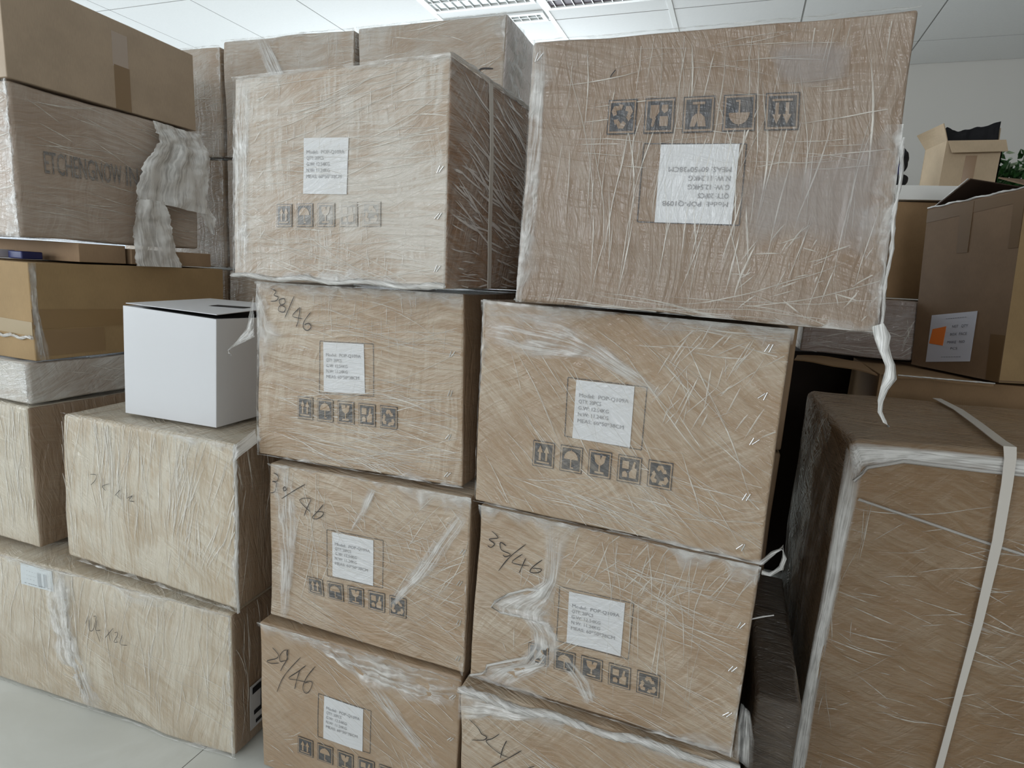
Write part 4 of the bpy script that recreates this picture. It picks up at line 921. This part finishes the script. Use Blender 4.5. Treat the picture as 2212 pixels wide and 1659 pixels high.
# ---------------------------------------------------------------- right foreground: tall strapped carton
stR = dict(ang=-.28, amt=.42, veil=.10, seed=21., fc=(.40, .305, .205, 1), cross=1.0, bump=1.2, sy=50)
mR = filmed('carton_under_film', (0.255, .148, .066), stR)
hR = Hex([(.238, 1.334, .90), (.93, 1.50, .90), (.93, 1.50, 0), (.238, 1.334, 0)], [(.216, 1.955, .90), (.90, 2.05, .90), (.90, 2.05, 0), (.216, 1.955, 0)], seed=81, amp=.006, r=.022, bulge=.010)
rR = empty('strapped_carton', (.57, 1.7, 0)); tag(rR, 'tall wrapped carton with a pale binding strap, right foreground', 'carton')
hR.body('carton_body', mR, rR, .025)
creases(hR, rR, [(120, -.28, .12, .03, .16, .0020, (0, 0, .85, .80)), (40, .25, .3, .03, .12, .0018, (0, .3, .6, .8)), (16, H0, .1, .05, .2, .0016, (0, 0, .10, .8)), (6, -.15, .05, .2, .4, .003, (0, .76, .6, .84))], 83)
m = Mesh()
ftop = lambda u, w, o=.003: hR.tri(u*hR.W, hR.H+o, w*hR.D)
# film drawn over the front top edge and down the left corner, leaving a bare arc
m.loft([hR.f(0, .985, .004), hR.f(.02, .99, .004), hR.f(.25, .99, .004), hR.f(.6, .985, .004), hR.f(.95, .985, .004)], [hR.f(.03, .90, .004), hR.f(.05, .935, .004), hR.f(.15, .958, .004), hR.f(.35, .950, .004), hR.f(.95, .935, .004)], 8, 60, .005, 3, fx=12, fy=16)
m.loft([hR.f(-.005, .98, .003), hR.f(-.005, .6, .003), hR.f(-.01, .3, .003), hR.f(-.01, .0, .003)], [hR.f(.05, .92, .004), hR.f(.035, .6, .004), hR.f(.03, .3, .004), hR.f(.04, .0, .004)], 8, 70, .006, 4, fx=4, fy=26)
sl = lambda w, v, o=.004: hR.tri(-o-.004, v*hR.H, w*hR.D)
t9 = Mesh()
t9.loft([sl(0, .97), sl(.02, .6, .016), sl(.0, .3, .02), sl(.02, .0)], [sl(.35, .97), sl(.5, .6, .012), sl(.45, .3, .014), sl(.4, .0)], 12, 70, .010, 5, nrm=Vector((-1, 0, 0)), fx=3, fy=40)
m.done('film_fold', M['film_dense'], rR)
m = Mesh()
m.tube([hR.f(u, v, .006) for u, v in ((.03, .90), (.06, .935), (.15, .958), (.35, .952), (.6, .95))], .0035, n=7, seed=4)
m.tube([hR.f(u, v, .006) for u, v in ((.05, .86), (.2, .83), (.4, .79), (.62, .75), (.9, .71))], .003, n=7, seed=5)
m.done('film_fold', M['film'], rR)
t9.done('film_layer', M['film_thin'], rR)
# strap: over the top and down the front
V, F = [], []
path = [ftop(.50, 1.0, .004), ftop(.49, .7, .006), ftop(.46, .4, .006), ftop(.425, .1, .006), ftop(.415, .0, .008), hR.f(.415, .985, .012), hR.f(.42, .93, .014), hR.f(.425, .8, .013), hR.f(.42, .6, .011), hR.f(.41, .4, .010), hR.f(.405, .2, .008), hR.f(.405, .0, .006)]
pw = [.011, .012, .012, .012, .012, .011, .0105, .010, .0085, .0068, .0075, .0075]
fine = []
for i in range(len(path)-1):
    for t in (0, .25, .5, .75): fine.append((path[i].lerp(path[i+1], t), pw[i]*(1-t)+pw[i+1]*t))
fine.append((path[-1], pw[-1]))
ax = (hR.F[1]-hR.F[0]).normalized()
for i, (p, w_) in enumerate(fine):
    up = Vector((0, 0, .0015)) if i < 18 else Vector((0, -.0015, 0))
    V += [p-ax*w_, p-ax*w_+up, p+ax*w_+up, p+ax*w_]
for i in range(len(fine)-1):
    for k in range(4):
        k2 = (k+1) % 4; F.append([4*i+k, 4*i+4+k, 4*i+4+k2, 4*i+k2])
o = link('binding_strap', V, F, M['strap'], rR, smooth=False); o['label'] = 'pale plastic binding strap'

# ---------------------------------------------------------------- behind it
mS = kraft('kraft_shadow', (0.30, .19, .10))  # plain mid-brown kraft
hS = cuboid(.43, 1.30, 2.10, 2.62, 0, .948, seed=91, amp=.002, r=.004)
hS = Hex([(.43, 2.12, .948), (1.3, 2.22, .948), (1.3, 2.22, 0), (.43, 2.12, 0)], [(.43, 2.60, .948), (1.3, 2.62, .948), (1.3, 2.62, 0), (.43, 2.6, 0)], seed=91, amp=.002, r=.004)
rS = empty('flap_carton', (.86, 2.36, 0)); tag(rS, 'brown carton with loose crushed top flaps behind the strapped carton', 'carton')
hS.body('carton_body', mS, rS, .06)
def slabq(name, q, th, mat, parent, n=Vector((0, 0, 1)), bend=.0, k=8):
    V, F = [], []
    for j in range(k+1):
        for i in range(k+1):
            a = Vector(q[0]).lerp(Vector(q[1]), i/k); b = Vector(q[3]).lerp(Vector(q[2]), i/k); p = a.lerp(b, j/k)
            V.append(p+n*bend*(4*(i/k)*(1-i/k))+n*.004*noise.noise(p*12))
    N = (k+1)*(k+1); V += [v+n*th for v in V]
    for j in range(k):
        for i in range(k):
            a = j*(k+1)+i; F.append([a, a+k+1, a+k+2, a+1]); F.append([N+a, N+a+1, N+a+k+2, N+a+k+1])
    for i in range(k):
        a, b = i, i+1; F.append([a, b, N+b, N+a]); a, b = k*(k+1)+i, k*(k+1)+i+1; F.append([b, a, N+a, N+b])
        a, b = i*(k+1), (i+1)*(k+1); F.append([b, a, N+a, N+b]); a, b = i*(k+1)+k, (i+1)*(k+1)+k; F.append([a, b, N+b, N+a])
    return link(name, V, F, mat, parent, smooth=False)
slabq('flap', [(.20, 2.28, .944), (.425, 2.12, .940), (.425, 2.42, .944), (.22, 2.43, .946)], .004, mS, rS, bend=.006)
slabq('flap', [(.44, 2.085, .943), (.72, 2.108, .943), (.72, 2.112, .9500), (.44, 2.118, .950)], .002, mS, rS, bend=.002)
m = Mesh(); m.tube([Vector((.47+t*.012, 2.078+t*.0015, .952)) for t in range(22)], .0022, n=6, seed=2); m.done('torn_edge', M['film_dense'], rS)

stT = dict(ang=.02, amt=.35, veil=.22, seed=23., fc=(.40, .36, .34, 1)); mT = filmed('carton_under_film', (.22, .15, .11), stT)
mS2 = kraft('dark_carton', (.035, .025, .02))  # near-black tone paints the shade of the gap onto this carton
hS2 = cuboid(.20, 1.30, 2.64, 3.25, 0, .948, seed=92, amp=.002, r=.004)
rS2 = empty('dark_carton', (.75, 2.95, 0)); tag(rS2, 'large carton with shade in its colour, standing behind the carton with loose flaps', 'carton'); hS2.body('carton_body', mS2, rS2, .1)
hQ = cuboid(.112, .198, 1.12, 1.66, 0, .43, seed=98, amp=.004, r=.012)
rQ = carton('wrapped_carton', hQ, 'narrow wrapped carton with shade in its colour, on the floor in the black gap beside the strapped carton', 'carton', filmed('carton_under_film', (.05, .034, .023), dict(stR, seed=29., amt=.1, veil=.03)))  # brown carton blackened so that the gap looks unlit
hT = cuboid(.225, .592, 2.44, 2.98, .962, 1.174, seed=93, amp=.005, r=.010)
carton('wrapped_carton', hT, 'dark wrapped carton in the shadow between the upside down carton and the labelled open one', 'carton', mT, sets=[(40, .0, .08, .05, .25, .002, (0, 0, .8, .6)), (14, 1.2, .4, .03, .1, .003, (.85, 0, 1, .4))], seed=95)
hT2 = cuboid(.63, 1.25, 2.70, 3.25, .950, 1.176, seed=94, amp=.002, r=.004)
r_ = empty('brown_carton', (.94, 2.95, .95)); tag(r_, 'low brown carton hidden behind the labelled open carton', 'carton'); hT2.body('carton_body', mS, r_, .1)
hM = Hex([(.478, 2.62, 1.528), (1.25, 2.68, 1.528), (1.25, 2.68, 1.178), (.478, 2.62, 1.178)], [(.478, 3.15, 1.528), (1.25, 3.2, 1.528), (1.25, 3.2, 1.178), (.478, 3.15, 1.178)], seed=95, amp=.002, r=.004)
rM = empty('brown_carton', (.86, 2.9, 1.178)); tag(rM, 'brown carton under the white board, right of the upside down carton', 'carton'); hM.body('carton_body', kraft('kraft_mid', (.36, .23, .12)), rM, .06)
hN = Hex([(.440, 2.60, 1.583), (1.35, 2.66, 1.583), (1.35, 2.66, 1.5305), (.440, 2.60, 1.5305)], [(.44, 3.3, 1.583), (1.35, 3.36, 1.583), (1.35, 3.36, 1.5305), (.44, 3.3, 1.5305)], seed=96, amp=.0005, r=.003)
o = hN.body('white_board', M['white_board'], None, .1); tag(o, 'thick white board lying on the brown carton, carrying the small open carton', 'board')

# ---- labelled open carton
L0_, LN, LR = Vector((.584, 2.433, .955)), Vector((.734, 2.118, .955)), Vector((1.10, 2.29, .955))
LB = L0_+(LR-LN)
tl = Vector((.551, 2.433, 1.481)); tn = Vector((.706, 2.118, 1.505))
hL = Hex([tl, tn, LN, L0_], [tl+(LR-LN), tn+(LR-LN), LR, LB], seed=97, amp=0, r=.004)
rL = empty('open_carton', (.84, 2.30, .955)); tag(rL, 'open brown carton with tape strips and white label with orange sticker, right edge', 'carton')
# hollow walls
def wallq(name, a, b, c, d, th, mat, parent, uvs=None):
    a, b, c, d = map(Vector, (a, b, c, d)); n = (b-a).cross(d-a).normalized()*th; k = 6
    V, F, UV = [], [], []
    for s_ in (0, 1):
        for j in range(k+1):
            for i in range(k+1):
                p = a.lerp(b, i/k).lerp(d.lerp(c, i/k), j/k); V.append(p+n*s_)
    N = (k+1)**2; W_, H_ = (b-a).length, (d-a).length
    for j in range(k):
        for i in range(k):
            q = j*(k+1)+i
            F.append([q, q+k+1, q+k+2, q+1]); UV += [(i/k*W_, j/k*H_), (i/k*W_, (j+1)/k*H_), ((i+1)/k*W_, (j+1)/k*H_), ((i+1)/k*W_, j/k*H_)]
            F.append([N+q, N+q+1, N+q+k+2, N+q+k+1]); UV += [(i/k*W_, j/k*H_), ((i+1)/k*W_, j/k*H_), ((i+1)/k*W_, (j+1)/k*H_), (i/k*W_, (j+1)/k*H_)]
    for i in range(k):
        for p, q in ((i, i+1), (k*(k+1)+i+1, k*(k+1)+i), ((i+1)*(k+1), i*(k+1)), (i*(k+1)+k, (i+1)*(k+1)+k)):
            F.append([p, q, N+q, N+p]); UV += [(0, 0)]*4
    return link(name, V, F, mat, parent, UV, smooth=False)
kl = kraft('kraft_open', (.21, .135, .08))
cor = lambda u, v, w: hL.tri(u*hL.W, v*hL.H, w*hL.D)
wallq('side_panel', cor(0, 0, 0), cor(1, 0, 0), cor(1, 1, 0), cor(0, 1, 0), -.005, kl, rL)
wallq('side_panel', cor(1, 0, 0), cor(1, 0, 1), cor(1, 1, 1), cor(1, 1, 0), -.005, M['kraft_ochre'], rL)  # lit panel: lighter kraft than the others, light put into colour
wallq('side_panel', cor(1, 0, 1), cor(0, 0, 1), cor(0, 1, 1), cor(1, 1, 1), -.005, kl, rL)
wallq('side_panel', cor(0, 0, 1), cor(0, 0, 0), cor(0, 1, 0), cor(0, 1, 1), -.005, kl, rL)
wallq('bottom_panel', cor(0, .003, 0), cor(1, .003, 0), cor(1, .003, 1), cor(0, .003, 1), .005, kl, rL)
# far flap rising behind the opening, near flaps turned in
inn = flat('flap_inner_shade', (.06, .035, .022), .85)  # near-black tone paints shade onto the flaps around the opening
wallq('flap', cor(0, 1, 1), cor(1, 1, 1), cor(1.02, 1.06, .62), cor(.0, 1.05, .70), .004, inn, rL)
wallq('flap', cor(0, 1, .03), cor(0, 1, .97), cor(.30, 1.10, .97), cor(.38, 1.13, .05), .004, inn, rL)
wallq('flap', cor(1, 1, .02), cor(1, 1, .98), cor(.72, 1.07, .98), cor(.66, 1.09, .05), .004, kl, rL)
def ex(m):
    m.tube([cor(t/24, 1.0+.003*math.sin(t*1.1), -.002) for t in range(25)], [.0025+.003*abs(noise.noise(Vector((t*.6, 1, 1)))) for t in range(25)], n=7, seed=3)
    m.tube([cor(-.01+.38*t/10, 1+.13*t/10, .04) for t in range(11)], .002, n=6, seed=3)
m = Mesh(); ex(m); m.done('torn_edge', M['film_dense'], rL)
tp = flat('tape_brown', (.15, .088, .04), .5, .2)
sheet_on(hL, [(.375, .985), (.52, .985), (.515, .70), (.40, .70)], tp, rL, 'tape', 4, .0015)
sheet_on(hL, [(.0, .985), (.99, .985), (.99, .93), (.0, .91)], tp, rL, 'tape', 8, .001)
sheet_on(hL, [(.90, .93), (.995, .94), (.995, .70), (.91, .70)], tp, rL, 'tape', 4, .0012)
sheet_on(hL, [(.86, .25), (.995, .25), (.995, .0), (.87, .0)], tp, rL, 'tape', 4, .0012)
lq = [(.19, .335), (.66, .385), (.665, .105), (.195, .045)]
lq = [(.20, .33), (.70, .37), (.69, .085), (.19, .035)]
L = sheet_on(hL, lq, flat('label_paper', (.60, .61, .68)), rL, 'shipping_label', 4, .002); L['label'] = 'white label with an orange sticker patch'
text_rows([('---------', .35, .8, .88, .06), ('NET   QTY', .52, .86, .70, .055), ('BOX  PACE', .50, .86, .54, .055), ('MAKE   NO', .46, .84, .38, .055), ('PCS', .55, .7, .25, .05), ('--------', .36, .8, .08, .06)], lambda a_, b_: hL.f(*bil(lq, a_, b_), .003), M['print_grey'], L)
oq = [bil(lq, .07, .70), bil(lq, .38, .74), bil(lq, .36, .34), bil(lq, .03, .40)]
sheet_on(hL, oq, M['orange'], L, 'orange_sticker', 4, .003)

# ---- small open carton on the board, dark cloth inside; it stands on the board top z = 1.583
ZB = 1.5845
r_ = empty('small_open_carton', (.72, 2.76, ZB)); tag(r_, 'small open tan carton with raised flap, on the white board against the wall', 'carton')
kq = M['kraft_light']; x0, x1, y0, y1, zt = .628, .800, 2.68, 2.84, 1.748
xb = .600
wallq('side_panel', (x0, y0, ZB), (x1, y0, ZB), (x1, y0, zt), (x0, y0, zt), -.004, kq, r_)
wallq('side_panel', (x1, y0, ZB), (x1, y1, ZB), (x1, y1, zt), (x1, y0, zt), -.004, kq, r_)
wallq('side_panel', (x1, y1, ZB), (xb, y1, ZB), (xb, y1, zt), (x1, y1, zt), -.004, kq, r_)
wallq('side_panel', (xb, y1, ZB), (x0, y0, ZB), (x0, y0, zt), (xb, y1, zt), -.004, kq, r_)
wallq('flap', (x0+.004, y0-.002, zt), (x1+.004, y0-.002, zt), (x1+.010, y0-.022, zt-.042), (x0+.018, y0-.022, zt-.045), .003, kq, r_)
wallq('flap', (x0, y0, zt), (xb, y1, zt), (xb-.045, y1-.04, zt+.045), (x0-.018, y0+.01, zt+.062), .003, kq, r_)
wallq('flap', (x1, y0+.06, zt), (x1, y1, zt), (x1+.01, y1, zt+.062), (x1+.006, y0+.09, zt+.06), .003, kq, r_)
hh = cuboid(x0+.066, x0+.10, y0-.0012, y0-.0002, ZB+.01, zt-.052, seed=1, amp=0, r=.0003); hh.body('tape', flat('tape_tan', (.34, .22, .13), .3), r_, .05)
# black cloth standing out of it
V, F = [], []
for j in range(9):
    for i in range(25):
        t = i/24; top = zt+.045+.028*t*t+.012*max(0, 1-8*t)+(0.006*noise.noise(Vector((t*6, 0, 0))))
        z = zt-.08+(top-zt+.08)*j/8
        V.append((x0+.003+(x1-x0-.010)*t, y0+.045+.010*noise.noise(Vector((t*9, j*.7, 2)))+.012*math.sin(t*3), z))
for j in range(8):
    for i in range(24): k = j*25+i; F.append([k, k+1, k+26, k+25])
n0 = len(V); V += [(a_, b_+.05, c_) for a_, b_, c_ in V]
for j in range(8):
    for i in range(24): k = n0+j*25+i; F.append([k, k+25, k+26, k+1])
for i in range(24): k = 8*25+i; F.append([k, k+1, n0+k+1, n0+k])
for j in range(8): k = j*25; F.append([k, k+25, n0+k+25, n0+k]); k += 24; F.append([k+25, k, n0+k, n0+k+25])
o = link('black_cloth', V, F, M['black']); tag(o, 'folded black cloth sticking out of the small open carton', 'cloth')
# dark lumpy bundle at the left end of the board
def lump(name, c, s, mat, parent, seed, f=18, a=.5):
    import bmesh
    bm = bmesh.new(); bmesh.ops.create_icosphere(bm, subdivisions=4, radius=1)
    for v in bm.verts:
        n = v.co.normalized(); k = 1+a*noise.noise(Vector((n.x*s[0], n.y*s[1], n.z*s[2]))*f+Vector((seed, 0, 0)))
        v.co = Vector((n.x*s[0]*k+c[0], n.y*s[1]*k+c[1], n.z*s[2]*k+c[2]))
    me = bpy.data.meshes.new(name); bm.to_mesh(me); bm.free(); me.materials.append(mat)
    for p in me.polygons: p.use_smooth = True
    o = bpy.data.objects.new(name, me); COL.objects.link(o)
    if parent: o.parent = parent; o.matrix_parent_inverse = Matrix.Translation(-parent.location)
    return o
r_ = empty('dark_bundle', (.505, 2.72, ZB)); tag(r_, 'small dark cloth bundle with a blue patch at the left end of the white board', 'bundle')
lump('bundle_base', (.507, 2.72, ZB+.030), (.030, .03, .030), M['black'], r_, 1, 30, .35)
lump('bundle_top', (.503, 2.72, ZB+.105), (.024, .025, .038), M['black'], r_, 4, 40, .4)
lump('blue_patch', (.494, 2.70, ZB+.070), (.019, .022, .020), M['blue'], r_, 6, 40, .3)
# leafy plant at the right edge behind the small carton
r_ = empty('leafy_plant', (.90, 2.945, ZB)); tag(r_, 'green leafy plant with pale blotched leaves, at right edge behind the small carton', 'plant')
rg = R(5); V, F, V2, F2 = [], [], [], []
for i in range(320):
    c = Vector((.905+rg.uniform(-.085, .09), 2.945+rg.uniform(-.06, .07), ZB+.03+abs(rg.gauss(0, .06)) if i else ZB+.05))
    if c.z > ZB+.165 or c.x < .82: continue
    d = Vector((rg.uniform(-1, 1), rg.uniform(-1.2, .3), rg.uniform(-.4, .9))).normalized(); s_ = d.orthogonal().normalized(); up = d.cross(s_); Lf = rg.uniform(.030, .048)
    vs, fs = (V2, F2) if rg.random() < .14 else (V, F)
    b = len(vs); vs += [c, c+d*Lf*.4+s_*Lf*.33+up*.003, c+d*Lf, c+d*Lf*.4-s_*Lf*.33+up*.003, c+d*Lf*.45-up*.004]
    fs += [[b, b+1, b+4], [b+1, b+2, b+4], [b+2, b+3, b+4], [b+3, b, b+4]]
o = link('leaves', V, F, M['leaf'], r_, smooth=False); o = link('pale_leaves', V2, F2, M['leaf_pale'], r_, smooth=False)
m = Mesh()
for k in range(7): m.tube([Vector((.90+(k-3)*.004, 2.945, ZB+.001)), Vector((.90+(k-3)*.012, 2.945+(k % 3-1)*.02, ZB+.07)), Vector((.90+(k-3)*.022, 2.945+(k % 3-1)*.035, ZB+.13))], .002, n=6, seed=k)
m.done('stems', M['leaf'], r_)
